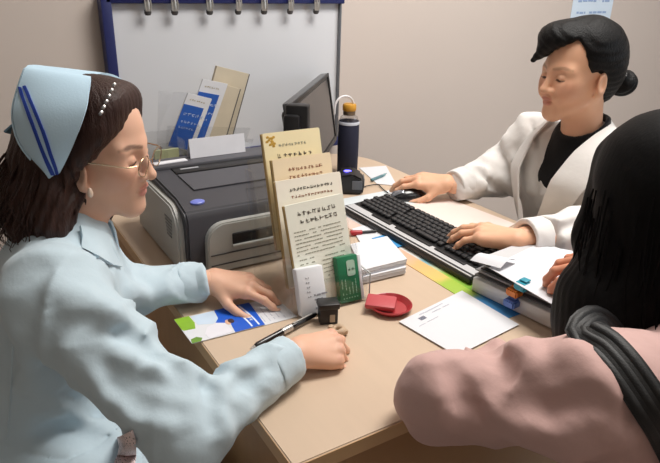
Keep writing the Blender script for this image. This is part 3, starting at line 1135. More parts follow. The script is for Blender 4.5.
# black speaker in front of the near edge of the screen
spx = pd(298, 104, 1.578)
spk = thing('desk_speaker', 'small black desktop speaker standing in front of the monitor near edge', 'speaker', (spx.x, spx.y, DZ), ang)
SH = spx.z - DZ
obj('cabinet', MB().box((0, 0, SH / 2), (0.036, 0.060, SH), 0.006), m_dark, spk)
obj('side_bulge', MB().box((-0.018, 0.012, SH / 2 - 0.012), (0.024, 0.045, SH - 0.024), 0.010), m_dark, spk)
g_ = MB()
g_.lathe([(0.014, 0.0), (0.014, 0.003), (0.010, 0.001), (0.003, 0.0015)], 24, mtx=Matrix.Translation((0.0, -0.030, SH * 0.6)) @ Matrix.Rotation(PI / 2, 4, 'X'))
obj('driver', g_, mat('speaker_cone', srgb(44, 44, 46), 0.6), spk)

bb = pz(347, 174, DZ)
bt = thing('water_bottle', 'glass water bottle in a navy sleeve with yellow lid beside the monitor', 'bottle', (bb.x, bb.y, DZ))
bs = 2.0 / 608
zs = py(347, 121, bb.y).z - DZ   # top of the sleeve
zt = py(347, 104, bb.y).z - DZ
br = 0.033
obj('sleeve', MB().lathe([(br - 0.003, 0.0), (br, 0.004), (br + 0.001, zs * 0.5), (br, zs - 0.004), (br - 0.002, zs)], 32), mat('bottle_sleeve', srgb(24, 28, 52), 0.75, bump=0.3, bscale=600), bt)
obj('sleeve_rim', MB().lathe([(br + 0.0008, zs - 0.009), (br + 0.0012, zs - 0.004), (br - 0.0005, zs + 0.0005)], 32, caps=False), mat('sleeve_rim_white', srgb(200, 205, 215), 0.6), bt)
zn = zs + (zt - zs) * 0.42
obj('glass_body', MB().lathe([(br - 0.004, zs - 0.01), (br - 0.003, zs + 0.004), (br - 0.006, zs + 0.014), (0.019, zn - 0.004), (0.018, zn)], 32), clear_mat('bottle_glass', (0.90, 0.90, 0.90), 0.12), bt)
obj('neck_ring', MB().lathe([(0.0185, zn - 0.003), (0.0195, zn), (0.0195, zn + 0.010), (0.018, zn + 0.011)], 28), mat('neck_metal', srgb(128, 112, 92), 0.3, metal=0.5), bt)
obj('lid', MB().lathe([(0.020, zn + 0.010), (0.0215, zn + 0.012), (0.0215, zt - 0.004), (0.019, zt), (0.004, zt + 0.0005)], 28), mat('lid_yellow', srgb(206, 150, 48), 0.45), bt)
strap = []
for k in range(15):
    a = PI * k / 14
    strap.append((-0.022 + 0.040 * math.cos(a) * 0.9, -0.004, zn + 0.004 + (zt - zn + 0.022) * math.sin(a) ** 0.6))
obj('carry_strap', MB().tube(strap, 0.0035, 8), mat('strap_white', srgb(222, 220, 222), 0.7), bt)

cb = pz(352, 190, DZ)
crd = thing('card_reader', 'black card reader with a glowing blue light between the booklets and the mouse', 'card reader', (cb.x, cb.y + 0.012, DZ), -0.55)
crd.scale = (1.18, 1.1, 1.12)
obj('body', MB().prism([(-0.030, 0), (0.030, 0), (0.034, 0.020), (0.030, 0.042), (0.004, 0.056), (-0.028, 0.050), (-0.034, 0.020)], -0.028, 0.050, 0.005, mtx=Matrix(((1, 0, 0, 0), (0, 0, -1, 0), (0, 1, 0, 0), (0, 0, 0, 1)))), m_dark, crd)
obj('grey_band', MB().box((0.016, -0.0515, 0.027), (0.026, 0.004, 0.024), 0.003), mat('reader_grey', srgb(96, 98, 104), 0.4), crd)
obj('side_plate', MB().box((0.0335, -0.008, 0.026), (0.004, 0.045, 0.026), 0.003), mat('reader_grey', (1, 1, 1)), crd)
led = bpy.data.materials.new('blue_light')
led.use_nodes = True
led.node_tree.nodes['Principled BSDF'].inputs['Base Color'].default_value = (0.1, 0.1, 0.9, 1)
led.node_tree.nodes['Principled BSDF'].inputs['Emission Color'].default_value = (0.12, 0.10, 1.0, 1)
led.node_tree.nodes['Principled BSDF'].inputs['Emission Strength'].default_value = 5.0
obj('light', MB().lathe([(0.0065, 0), (0.006, 0.002), (0.002, 0.0032)], 16, mtx=Matrix.Translation((-0.008, -0.012, 0.0535)) @ Matrix.Diagonal((1.5, 1, 1, 1))), led, crd)


def flat_sheet(name, corners, label, cat, m, z=DZ + 0.001, th=0.0012, curl=0.0, group=None, n=8):
    """a sheet of paper lying flat; corners are photo positions in order round the sheet"""
    P = [pz(*q, z) for q in corners]
    g = []
    for i in range(n + 1):
        row = []
        for j in range(n + 1):
            a, b = i / n, j / n
            p = (P[0] * (1 - a) + P[3] * a) * (1 - b) + (P[1] * (1 - a) + P[2] * a) * b
            p = p.copy()
            p.z = z + th / 2 + curl * ((2 * a - 1) ** 2 * (2 * b - 1) ** 2)
            row.append(p)
        g.append(row)
    o = obj(name, MB().sheet(g, th), m, smooth=60)
    return tag(o, label, cat, group)


flat_sheet('loose_paper', [(359, 168), (386, 166), (397, 186), (377, 184)], 'small white paper under the teal pen beside the mouse', 'paper', m_white)
tp = pz(377, 178, DZ + 0.006)
tpen = thing('teal_pen', 'flat teal marker lying beside the card reader on white paper', 'pen', (tp.x, tp.y, DZ + 0.0065), 0.35)
obj('barrel', MB().box((0, 0, 0), (0.066, 0.010, 0.008), 0.003), mat('teal_plastic', srgb(88, 128, 138), 0.4), tpen)
obj('tip', MB().tube([(0.033, 0, 0), (0.045, 0, 0.002), (0.056, 0, 0.003)], [0.004, 0.003, 0.001], 8), mat('teal_light', srgb(120, 160, 165), 0.4), tpen)

# ------------------------------------------------------------------ keyboard, mouse
kc = pz(522, 262, DZ + 0.02)
ka = pz(388, 197, DZ + 0.02)
kb = pz(347, 209, DZ + 0.02)
yv = (ka - kc)
KL = yv.length
yv = yv.normalized()
xv = Vector((yv.y, -yv.x, 0))   # from the near strip to the far edge of the keys
KD = abs((ka - kb).dot(xv))
kang = math.atan2(-yv.x, yv.y)
ko = kc - xv * KD
kbd = thing('keyboard', 'black computer keyboard with a silver front strip under the doctor hand', 'keyboard', (ko.x, ko.y, DZ + 0.002), kang)
# local: x from silver strip (0) to far edge (KD), y along the keyboard (0..KL)
kbody = MB()
prof = [(0.0, 0.002), (0.0, 0.014), (0.006, 0.019), (0.040, 0.020), (KD - 0.012, 0.027), (KD, 0.022), (KD, 0.002)]
kbody.prism(prof, 0, KL, 0.002, mtx=Matrix(((1, 0, 0, 0), (0, 0, 1, 0), (0, 1, 0, 0), (0, 0, 0, 1))))
obj('case', kbody, mat('keyboard_black', srgb(28, 28, 30), 0.45), kbd)
ks = MB()
ks.add([(0.004, 0.004, 0.0186), (0.036, 0.004, 0.0206), (0.036, KL - 0.004, 0.0206), (0.004, KL - 0.004, 0.0186), (0.004, 0.004, 0.015), (0.036, 0.004, 0.015), (0.036, KL - 0.004, 0.015), (0.004, KL - 0.004, 0.015)],
       [(0, 1, 2, 3), (7, 6, 5, 4), (0, 4, 5, 1), (1, 5, 6, 2), (2, 6, 7, 3), (3, 7, 4, 0)])
obj('silver_strip', ks, mat('keyboard_silver', srgb(196, 196, 198), 0.5), kbd)
hk = MB()
for (a, b) in ((0.10, 0.30), (0.33, 0.60), (0.64, 0.80)):
    hk.box((0.0315, KL * (a + b) / 2, 0.0212), (0.009, KL * (b - a), 0.004), 0.0015)
obj('hot_keys', hk, mat('keyboard_black', (1, 1, 1)), kbd)
keys = MB()
rows = 6
kx0, kx1 = 0.046, KD - 0.012
pitch = (kx1 - kx0) / rows
for i in range(rows):
    y = 0.012
    rk_ = random.Random(20 + i)
    x = kx0 + pitch * (i + 0.5)
    z = 0.0205 + 0.007 * (x - 0.04) / (KD - 0.05)
    while y < KL - 0.022:
        wk = 0.0175
        if i == 0 and 0.46 * KL > y > 0.30 * KL:
            wk = 0.085
        elif rk_.random() < 0.1:
            wk = 0.028
        if abs(y - KL * 0.27) < 0.006 or abs(y - KL * 0.70) < 0.005:
            y += 0.008
        keys.box((x, y + wk / 2, z + 0.004), (pitch * 0.88, wk * 0.90, 0.008), 0.0022, seg=1)
        y += wk + 0.0005
obj('keys', keys, mat('key_black', srgb(38, 38, 41), 0.5), kbd)

# sheets under and around the keyboard
flat_sheet('desk_paper', [(402, 206), (449, 199), (515, 224), (486, 241)], 'pinkish white paper sheet between the keyboard and the doctor sleeve', 'paper', mat('rose_paper', srgb(232, 216, 208), 0.75, var=0.03))


def mat_sheet():
    m = bpy.data.materials.new('printed_mat')
    m.use_nodes = True
    nt = m.node_tree
    b = nt.nodes['Principled BSDF']
    b.inputs['Roughness'].default_value = 0.5
    tc = nt.nodes.new('ShaderNodeTexCoord')
    sep = nt.nodes.new('ShaderNodeSeparateXYZ')
    nt.links.new(tc.outputs['Object'], sep.inputs[0])
    no = nt.nodes.new('ShaderNodeTexNoise')
    no.inputs['Scale'].default_value = 14
    nt.links.new(tc.outputs['Object'], no.inputs[0])
    ad = nt.nodes.new('ShaderNodeMath')
    ad.operation = 'MULTIPLY_ADD'
    ad.inputs[1].default_value = 0.06
    nt.links.new(no.outputs[0], ad.inputs[0])
    nt.links.new(sep.outputs[1], ad.inputs[2])
    mr = nt.nodes.new('ShaderNodeMapRange')
    mr.inputs[1].default_value = 0.0
    mr.inputs[2].default_value = 0.80
    nt.links.new(ad.outputs[0], mr.inputs[0])

    def ramp(stops):
        r = nt.nodes.new('ShaderNodeValToRGB')
        r.color_ramp.interpolation = 'EASE'
        e = r.color_ramp.elements
        while len(e) < len(stops):
            e.new(0.5)
        for el, (p, c) in zip(e, stops):
            el.position = p
            el.color = (*srgb(*c), 1)
        nt.links.new(mr.outputs[0], r.inputs[0])
        return r
    edge = ramp([(0.0, (60, 140, 200)), (0.14, (60, 140, 200)), (0.17, (158, 190, 70)), (0.24, (160, 190, 66)), (0.29, (226, 190, 110)), (0.37, (228, 180, 120)), (0.42, (222, 178, 150)), (0.55, (228, 190, 170)), (1.0, (215, 215, 215))])
    inner = ramp([(0.0, (50, 130, 200)), (0.14, (50, 130, 200)), (0.18, (120, 170, 50)), (0.28, (150, 190, 70)), (0.33, (196, 206, 170)), (0.37, (130, 180, 190)), (0.42, (226, 226, 222)), (0.60, (224, 226, 228)), (1.0, (214, 222, 226))])
    gt = nt.nodes.new('ShaderNodeMath')
    gt.operation = 'GREATER_THAN'
    gt.inputs[1].default_value = 0.040
    nt.links.new(sep.outputs[0], gt.inputs[0])
    mx = nt.nodes.new('ShaderNodeMix')
    mx.data_type = 'RGBA'
    nt.links.new(gt.outputs[0], mx.inputs[0])
    nt.links.new(edge.outputs[0], mx.inputs[6])
    nt.links.new(inner.outputs[0], mx.inputs[7])
    nt.links.new(mx.outputs[2], b.inputs['Base Color'])
    return m


mx0 = pz(459, 297, DZ).x
my0 = 0.13
mt = tag(obj('printed_desk_mat', MB().box((0.14, 0.36, 0.0), (0.28, 0.72, 0.0012)), mat_sheet(), smooth=0), 'colourful printed plastic mat in blue, green and orange under the keyboard', 'desk mat')
mt.location = (mx0, my0, DZ + 0.0008)
bs_ = pz(385, 246, DZ + 0.002)
m_cyan = mat('print_blue', srgb(62, 148, 208), 0.5)

tag(obj('blue_leaflet', MB().box((0, 0, 0), (0.060, 0.075, 0.0012)), m_cyan, smooth=0), 'bright blue leaflet half under the front edge of the keyboard', 'leaflet')
bl = bpy.data.objects['blue_leaflet']
p = pz(391, 241, DZ + 0.004)
bl.location = (p.x, p.y, DZ + 0.0044)
bl.rotation_euler.z = 0.08


# ------------------------------------------------------------------ stepped stand with booklets and cards
SA = -0.06
so = Vector((0.178, 0.335, DZ))
SW = 0.165
stand = thing('display_stand', 'clear acrylic stepped stand holding booklets and card packs at the desk centre', 'display stand', tuple(so), SA)
sw = MB()


def side_poly(x0, x1):
    pts = [(0.0, 0.0), (0.185, 0.0), (0.225, 0.23), (0.185, 0.235), (0.155, 0.16), (0.115, 0.155), (0.100, 0.115), (0.060, 0.11), (0.045, 0.065), (-0.005, 0.06)]
    return MB().prism(pts, x0, x1, mtx=Matrix(((0, 0, 1, 0), (1, 0, 0, 0), (0, 1, 0, 0), (0, 0, 0, 1))))


obj('side_plate', side_poly(-0.003, 0.0), m_clear, stand, smooth=0)
obj('side_plate', side_poly(SW, SW + 0.003), m_clear, stand, smooth=0)
tilt = 0.27
for (y, z0, z1) in ((-0.006, 0.002, 0.062), (0.026, 0.03, 0.105), (0.064, 0.06, 0.150), (0.105, 0.09, 0.185), (0.150, 0.002, 0.255)):
    H_ = z1 - z0
    obj('tier_plate', MB().box((SW / 2, y + tilt * (H_ / 2), z0 + H_ / 2), (SW, 0.003, H_), rot=Matrix.Rotation(-tilt, 3, 'X')), m_clear, stand, smooth=0)
obj('foot_plate', MB().box((SW / 2, 0.09, 0.002), (SW, 0.19, 0.004)), m_clear, stand, smooth=0)
obj('pocket_divider', MB().box((0.076, 0.014, 0.032), (0.003, 0.036, 0.056)), m_clear, stand, smooth=0)

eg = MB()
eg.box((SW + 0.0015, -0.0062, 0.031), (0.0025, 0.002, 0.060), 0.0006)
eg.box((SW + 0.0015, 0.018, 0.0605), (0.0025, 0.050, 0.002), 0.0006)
obj('edge_highlight', eg, mat('edge_highlight_grey', srgb(176, 182, 182), 0.15), stand)  # pale grey strips: the bright highlight along the clear pocket edges, painted as colour
rb_ = random.Random(11)
SR = Matrix.Rotation(SA, 4, 'Z')


def booklet(k, tl, tr, yy, zbot, th, m, label, ink, roll=0.0, lean=0.27, hh=None):
    a, b = py(*tl, yy), py(*tr, yy)
    W = (Vector((b.x, b.y)) - Vector((a.x, a.y))).length
    top = (a.z + b.z) / 2
    H = (top - DZ - zbot) / math.cos(lean)
    c = Vector(((a.x + b.x) / 2, yy - math.tan(lean) * (top - DZ - zbot), DZ + zbot))
    o = thing('booklet', label, 'booklet', tuple(c), 0, 'booklets in the stepped clear stand')
    o.rotation_euler = (0, roll, 0)
    R = Matrix.Rotation(-lean, 4, 'X')
    pg = MB()
    pg.box((0, th / 2, H / 2), (W - 0.002, th, H - 0.001), 0.0008, seg=1)
    pg2 = MB()
    for s in range(4):
        pg2.box((-W / 2 - 0.0005, th * (s + 0.5) / 4, H / 2), (0.003, th / 8, H - 0.002))
    for mb in (pg, pg2):
        mb.v = [tuple(R @ Vector(v)) for v in mb.v]
    obj('pages', pg, m, o)
    obj('folded_spine', pg2, mat('spine_ochre', srgb(186, 158, 106), 0.8, var=0.08), o)
    cov = MB().prism(round_rect(-W / 2, 0, W / 2, H, 0.004, 3), 0, 0.0007, mtx=R @ Matrix(((1, 0, 0, 0), (0, 0, -1, 0), (0, 1, 0, 0), (0, 0, 0, 1))))
    obj('cover', cov, m, o)
    txt = MB()
    n0 = R @ Vector((0, -1, 0))
    vdir = R @ Vector((0, 0, 1))
    P = lambda x, z: R @ Vector((x * W, -0.0009, H + z))
    return o, W, H, P, vdir, txt


X1 = Vector((1, 0, 0))
m_b1 = mat('booklet_yellow', srgb(240, 226, 184), 0.7, var=0.04)
m_b2 = mat('booklet_tan', srgb(240, 220, 186), 0.7, var=0.04)
m_b3 = mat('booklet_ivory', srgb(248, 240, 224), 0.7, var=0.02)
m_b4 = mat('booklet_greenish', srgb(240, 240, 226), 0.7, var=0.03)
ink_d = mat('ink_dark', srgb(88, 82, 72), 0.7)
ink_r = mat('ink_brown', srgb(150, 92, 66), 0.7)
ink_g = mat('ink_grey', srgb(150, 150, 132), 0.7)
gold = mat('gold_print', srgb(214, 172, 74), 0.6, var=0.15, vscale=80)

o, W, H, P, vd, t = booklet(1, (262, 134), (319, 127), 0.515, 0.085, 0.008, m_b1, 'rearmost yellowish booklet with a gold corner ornament in the stepped stand', ink_d)
glyphs(t, P(-0.26, -0.030), X1, vd, 9, 0.0068, 1.05, rb_, mi=1)
glyphs(t, P(-0.30, -0.052), X1, vd, 7, 0.0095, 1.22, rb_, mi=0)
obj('lettering', t, [ink_d, ink_g], o, smooth=0)
g = MB()
for k in range(14):
    c = P(-0.44 + rb_.uniform(0, 0.13), -0.008 - rb_.uniform(0, 0.02))
    g.lathe([(0.0035, 0), (0.003, 0.0003)], 7, mtx=Matrix.Translation(c) @ Matrix.Rotation(PI / 2, 4, 'X'))
obj('gold_ornament', g, gold, o, smooth=0)
o, W, H, P, vd, t = booklet(2, (272, 160), (330, 152), 0.475, 0.060, 0.009, m_b2, 'tan booklet with two rows of reddish title print, second from the back of the stand', ink_r)
glyphs(t, P(-0.27, -0.027), X1, vd, 9, 0.0078, 1.12, rb_)
glyphs(t, P(-0.27, -0.042), X1, vd, 9, 0.0078, 1.12, rb_)
obj('lettering', t, [ink_r], o, smooth=0)
o, W, H, P, vd, t = booklet(3, (275, 181), (340, 172), 0.437, 0.034, 0.010, m_b3, 'ivory booklet with two rows of brown title print, second from the front of the stand', ink_r)
glyphs(t, P(-0.32, -0.024), X1, vd, 13, 0.0072, 1.06, rb_, mi=0)
glyphs(t, P(-0.30, -0.038), X1, vd, 13, 0.0068, 1.06, rb_, mi=1)
obj('lettering', t, [ink_d, ink_r], o, smooth=0)
o, W, H, P, vd, t = booklet(4, (288, 206), (346, 192), 0.400, 0.006, 0.008, m_b4, 'front pale green-white booklet covered in fine print in the stepped stand', ink_d, roll=-0.04)
glyphs(t, P(-0.34, -0.026), X1, vd, 8, 0.0102, 1.08, rb_)
glyphs(t, P(-0.30, -0.041), X1, vd, 8, 0.0098, 1.08, rb_)
for k in range(7):
    line_text(t, P(-0.42, -0.055 - 0.0075 * k), X1, vd, W * 0.80, 0.0034, rb_, mi=1)
for k in range(6):
    line_text(t, P(-0.40, -0.110 - 0.009 * k), X1, vd, W * 0.22, 0.0034, rb_, mi=1)
    line_text(t, P(-0.02, -0.113 - 0.008 * k), X1, vd, W * 0.40, 0.0030, rb_, mi=1)
obj('lettering', t, [ink_d, ink_g], o, smooth=0)

# card packs in the front pockets
m_cardw = mat('card_white', srgb(226, 228, 232), 0.45, var=0.02)
m_green = mat('card_green', srgb(26, 112, 74), 0.45, var=0.06)


def card_pack(px, ang, lean, W, H, T, label):
    p = pz(*px, DZ + 0.006)
    o = thing('card_pack', label, 'card pack', (p.x, p.y, DZ + 0.0062), ang)
    return o, Matrix.Rotation(-lean, 4, 'X')


def xformed(mb, R):
    mb.v = [tuple(R @ Vector(v)) for v in mb.v]
    return mb


o, R = card_pack((302, 318), -0.10, 0.36, 0, 0, 0, 'thick pack of white cards in the left front pocket of the clear stand')
CW, CH, CT = 0.056, 0.092, 0.022
obj('cards', xformed(MB().box((CW / 2, CT / 2, CH / 2), (CW, CT, CH), 0.004), R), m_cardw, o)
t = MB()
for k in range(5):
    glyphs(t, R @ Vector((0.016, -0.0004, 0.070 - 0.009 * k)), X1, R @ Vector((0, 0, 1)), 2, 0.0042, 1.1, rb_)
for k in range(4):
    line_text(t, R @ Vector((0.030, -0.0004, 0.036 - 0.0085 * k)), X1, R @ Vector((0, 0, 1)), 0.018, 0.0055, rb_)
obj('lettering', t, mat('card_ink', srgb(150, 150, 156), 0.6), o, smooth=0)
o, R = card_pack((343, 304), -0.06, 0.30, 0, 0, 0, 'pack of green and white cards in the right front pocket of the clear stand')
obj('cards', xformed(MB().box((0.020, 0.009, 0.046), (0.046, 0.018, 0.092), 0.002), R), m_green, o)
obj('white_cards', xformed(MB().box((0.047, 0.009, 0.045), (0.007, 0.016, 0.090), 0.001), R), m_cardw, o)
t = MB()
t.prism(round_rect(0.017, 0.052, 0.035, 0.083, 0.004), -0.001, 0.0, mtx=R @ Matrix(((1, 0, 0, 0), (0, 0, 1, 0), (0, 1, 0, 0), (0, 0, 0, 1))))
obj('pale_panel', t, mat('card_pale', srgb(170, 200, 180), 0.5), o, smooth=0)
t = MB()
glyphs(t, R @ Vector((0.018, -0.0013, 0.062)), X1, R @ Vector((0, 0, 1)), 2, 0.007, 1.1, rb_, mi=1)
for k in range(5):
    line_text(t, R @ Vector((0.004 + 0.0075 * k, -0.0006, 0.016)), R @ Vector((0, 0, 1)), -X1, 0.030, 0.0030, rb_)
for k in range(6):
    t.box(R @ Vector((0.004 + 0.006 * k, -0.0006, 0.009)), (0.0022, 0.0006, 0.0022))
obj('lettering', t, [mat('ink_palegreen', srgb(150, 196, 170), 0.6), mat('ink_green', srgb(80, 120, 100), 0.6)], o, smooth=0)

# ------------------------------------------------------------------ paper bundles right of the stand
flat_sheet('loose_paper', [(352, 229), (376, 222), (398, 251), (372, 262)], 'white sheet of paper beneath the red-capped pen and the paper bundles', 'paper', m_white, z=DZ + 0.0022)


def bundle(corners, z0, th, label, nsheet=7):
    P = [pz(*q, z0 + th) for q in corners]
    o = thing('paper_bundle', label, 'paper stack', tuple(P[3]), 0, 'paper bundles beside the booklet stand')
    mb = MB()
    L = [(p - P[3]) for p in P]
    for k in range(nsheet):
        j = Vector((rb_.uniform(-1, 1), rb_.uniform(-1, 1), 0)) * 0.0012
        a, b = z0 - P[3].z + th * k / nsheet, z0 - P[3].z + th * (k + 0.86) / nsheet
        vs = [(q.x + j.x, q.y + j.y, a) for q in L] + [(q.x + j.x, q.y + j.y, b) for q in L]
        mb.add(vs, [(3, 2, 1, 0), (4, 5, 6, 7), (0, 1, 5, 4), (1, 2, 6, 5), (2, 3, 7, 6), (3, 0, 4, 7)])
    obj('sheets', mb, m_white, o, smooth=0)
    return o


bundle([(352, 256), (389, 248), (406, 267), (363, 277)], DZ + 0.003, 0.016, 'lower white paper bundle resting on the desk beside the booklet stand')
bundle([(350, 244), (387, 236), (407, 259), (362, 270)], DZ + 0.0195, 0.014, 'upper white paper bundle lying on the lower one beside the booklet stand')
a, b = pz(353, 233, DZ + 0.008), pz(376, 231, DZ + 0.008)
pen = thing('red_capped_pen', 'black pen with a red cap between the booklets and the keyboard', 'pen', tuple((a + b) / 2), math.atan2(b.y - a.y, b.x - a.x))
L_ = (b - a).length
obj('barrel', MB().tube([(-L_ * 0.1, 0, 0), (L_ * 0.5, 0, 0)], 0.0035, 10), m_dark, pen)
obj('cap', MB().tube([(-L_ * 0.62, 0, 0), (-L_ * 0.58, 0, 0), (-L_ * 0.12, 0, 0)], [0.006, 0.0075, 0.0055], 12), mat('cap_red', srgb(176, 40, 48), 0.4), pen)

# ------------------------------------------------------------------ red dish with a red pad
p = pz(390, 309, DZ)
m_red = mat('dish_red', srgb(172, 46, 52), 0.35, var=0.06, coat=0.3)
dish = thing('ink_dish', 'shallow round red plastic dish on the bare desktop', 'dish', (p.x, p.y, DZ))
obj('bowl', MB().lathe([(0.024, 0.0), (0.034, 0.002), (0.040, 0.010), (0.0415, 0.0125), (0.0405, 0.0135), (0.0385, 0.011), (0.032, 0.004), (0.002, 0.0035)], 40), m_red, dish)
obj('rim', MB().lathe([(0.0400, 0.0100), (0.0425, 0.0105), (0.0430, 0.0125), (0.0415, 0.0138), (0.0400, 0.0130)], 40, caps=False), m_red, dish)
q = pz(381, 302, DZ + 0.018)
pad_ = thing('ink_pad', 'dull red rectangular ink pad lid resting on the edge of the red dish', 'ink pad', (q.x, q.y, DZ + 0.0155), -0.75)
obj('lid_plate', MB().box((0, 0, 0.002), (0.058, 0.044, 0.009), 0.003, rot=Matrix.Rotation(0.05, 3, 'X')), mat('pad_red', srgb(190, 76, 82), 0.5, var=0.05), pad_)
obj('lid_lip', MB().box((0, 0, -0.0028), (0.053, 0.039, 0.003), 0.001, rot=Matrix.Rotation(0.05, 3, 'X')), m_red, pad_)

# ------------------------------------------------------------------ printed form sheet in front of it
fs_ = flat_sheet('form_sheet', [(399, 322), (462, 291), (519, 325), (457, 356)], 'white printed slip with a small dark mark near the desk front edge', 'paper', m_white, z=DZ + 0.0025)
A, B, D_ = pz(399, 322, DZ + 0.0040), pz(462, 291, DZ + 0.0040), pz(457, 356, DZ + 0.0040)
uu, vv = (B - A), (A - D_)
t = MB()
for k in range(7):
    q = A + uu * (0.20 + 0.012 * k) - vv * 0.10
    t.add([q, q + uu * 0.008, q + uu * 0.008 - vv * 0.07, q - vv * 0.07, q + Vector((0, 0, .0003)), q + uu * 0.008 + Vector((0, 0, .0003)), q + uu * 0.008 - vv * 0.07 + Vector((0, 0, .0003)), q - vv * 0.07 + Vector((0, 0, .0003))],
          [(0, 1, 2, 3), (4, 5, 6, 7), (0, 1, 5, 4), (1, 2, 6, 5), (2, 3, 7, 6), (3, 0, 4, 7)])
line_text(t, A + uu * 0.26 - vv * 0.06, uu, vv, uu.length * 0.36, 0.004, rb_, mi=1)
line_text(t, A + uu * 0.32 - vv * 0.13, uu, vv, uu.length * 0.34, 0.004, rb_, mi=1)
line_text(t, A + uu * 0.10 - vv * 0.25, uu, vv, uu.length * 0.28, 0.0025, rb_, mi=1)
obj('lettering', t, [mat('ink_code', srgb(130, 134, 150), 0.7), mat('ink_faint', srgb(190, 192, 204), 0.7)], fs_, smooth=0, fix=True)

# ------------------------------------------------------------------ folded leaflet under the nurse hand
ZL = DZ + 0.0015
A, B, C_, D_ = [pz(*q, ZL) for q in ((174, 320), (249, 303), (265, 325), (192, 344))]
lf = thing('health_leaflet', 'blue white and green printed leaflet under the nurse left hand at the desk edge', 'leaflet', tuple(A))


def pat(u, v):
    return (A * (1 - v) + D_ * v) * (1 - u) + (B * (1 - v) + C_ * v) * u - A


def patch(u0, v0, u1, v1, z0, z1, cut=None):
    if cut is None:
        cut = [(u0, v0), (u1, v0), (u1, v1), (u0, v1)]
    vs = [pat(*q) + Vector((0, 0, z0)) for q in cut] + [pat(*q) + Vector((0, 0, z1)) for q in cut]
    n = len(cut)
    return MB().add(vs, [tuple(range(n))[::-1], tuple(range(n, 2 * n))] + [(i, (i + 1) % n, n + (i + 1) % n, n + i) for i in range(n)])


obj('paper', patch(0, 0, 1, 1, 0, 0.001), m_white, lf, smooth=0)
m_lb = mat('leaflet_deep_blue', srgb(26, 92, 204), 0.4, var=0.12, vscale=20)
obj('blue_print', patch(0, 0, 0, 0, 0.001, 0.0013, [(0.52, 0.0), (1, 0), (1, 1), (0.58, 1.0), (0.60, 0.62), (0.42, 0.52), (0.50, 0.34)]), m_lb, lf, smooth=0)
obj('green_print', patch(0, 0, 0, 0, 0.001, 0.0013, [(0, 0), (0.19, 0.0), (0.20, 0.30), (0.16, 0.52), (0.02, 0.50), (0.0, 0.45)]), mat('leaflet_green', srgb(140, 184, 50), 0.5, var=0.25, vscale=40), lf, smooth=0)
obj('green_leaf', patch(0, 0, 0, 0, 0.001, 0.0013, [(0.02, 0.86), (0.10, 0.82), (0.16, 0.90), (0.12, 1.0), (0.0, 1.0)]), mat('leaflet_leaf', srgb(110, 150, 56), 0.5, var=0.25, vscale=40), lf, smooth=0)
obj('pale_print', patch(0, 0, 0, 0, 0.001, 0.00125, [(0.21, 0.04), (0.50, 0.02), (0.50, 0.40), (0.40, 0.50), (0.22, 0.40)]), mat('leaflet_pale', srgb(206, 222, 240), 0.5), lf, smooth=0)
ell = lambda cu, cv, ru, rv, n=16: [(cu + ru * math.cos(2 * PI * k / n), cv + rv * math.sin(2 * PI * k / n)) for k in range(n)]
fg = obj('printed_figure', patch(0, 0, 0, 0, 0.0013, 0.00145, [(0.22, 0.80), (0.30, 0.58), (0.44, 0.50), (0.54, 0.58), (0.56, 0.95), (0.24, 1.0)]), mat('figure_white', srgb(228, 226, 234), 0.5), lf, smooth=0)
obj('printed_face', patch(0, 0, 0, 0, 0.00145, 0.0016, ell(0.58, 0.58, 0.035, 0.10)), mat('figure_face', srgb(224, 178, 150), 0.5), fg, smooth=0)
obj('printed_hair', patch(0, 0, 0, 0, 0.0016, 0.0017, ell(0.625, 0.56, 0.040, 0.09)), mat('figure_hair', srgb(60, 40, 40), 0.5), fg, smooth=0)
t = MB()
for (u0, cc) in ((0.74, 0), (0.84, 0)):
    pts = []
    for k in range(13):
        v = 0.05 + 0.9 * k / 12
        pts.append((u0 + 0.09 * math.sin(v * 1.5) , v))
    cut = [(q[0] - 0.012, q[1]) for q in pts] + [(q[0] + 0.012, q[1]) for q in pts[::-1]]
    vs = [pat(*q) + Vector((0, 0, 0.0013)) for q in cut] + [pat(*q) + Vector((0, 0, 0.0016)) for q in cut]
    n = len(pts)
    for i in range(n - 1):
        a_, b_ = i, i + 1
        c_, d_ = 2 * n - 2 - i, 2 * n - 1 - i
        t.add([vs[2 * n + q] for q in (a_, b_, c_, d_)] + [vs[q] for q in (a_, b_, c_, d_)], [(0, 1, 2, 3), (7, 6, 5, 4), (0, 1, 5, 4), (1, 2, 6, 5), (2, 3, 7, 6), (3, 0, 4, 7)])
glyphs(t, pat(0.90, 0.75) + Vector((0, 0, 0.0014)), pat(1, 0.2) - pat(1, 0.9), pat(0, 0.5) - pat(1, 0.5), 3, 0.009, 1.05, rb_)
obj('white_arcs', t, mat('leaflet_arc', srgb(226, 236, 250), 0.5), lf, smooth=0)
E1, F1, G1 = pz(277, 298, ZL), pz(297, 317, ZL), pz(265, 325, ZL)
wl = flat_sheet('white_leaflet', [(246, 304), (276, 298), (297, 317), (264, 326)], 'white printed page beside the blue leaflet reaching to the card stand', 'leaflet', m_white, z=DZ + 0.0003)
t = MB()
BB = pz(246, 304, DZ + 0.0018)
u1, v1 = (pz(276, 298, DZ + 0.0018) - BB), (pz(264, 326, DZ + 0.0018) - BB)
for k in range(5):
    line_text(t, BB + u1 * (0.12 + 0.16 * k) + v1 * 0.85, -v1, u1, v1.length * 0.6, 0.003, rb_)
obj('lettering', t, mat('ink_faint', (1, 1, 1)), wl, smooth=0)

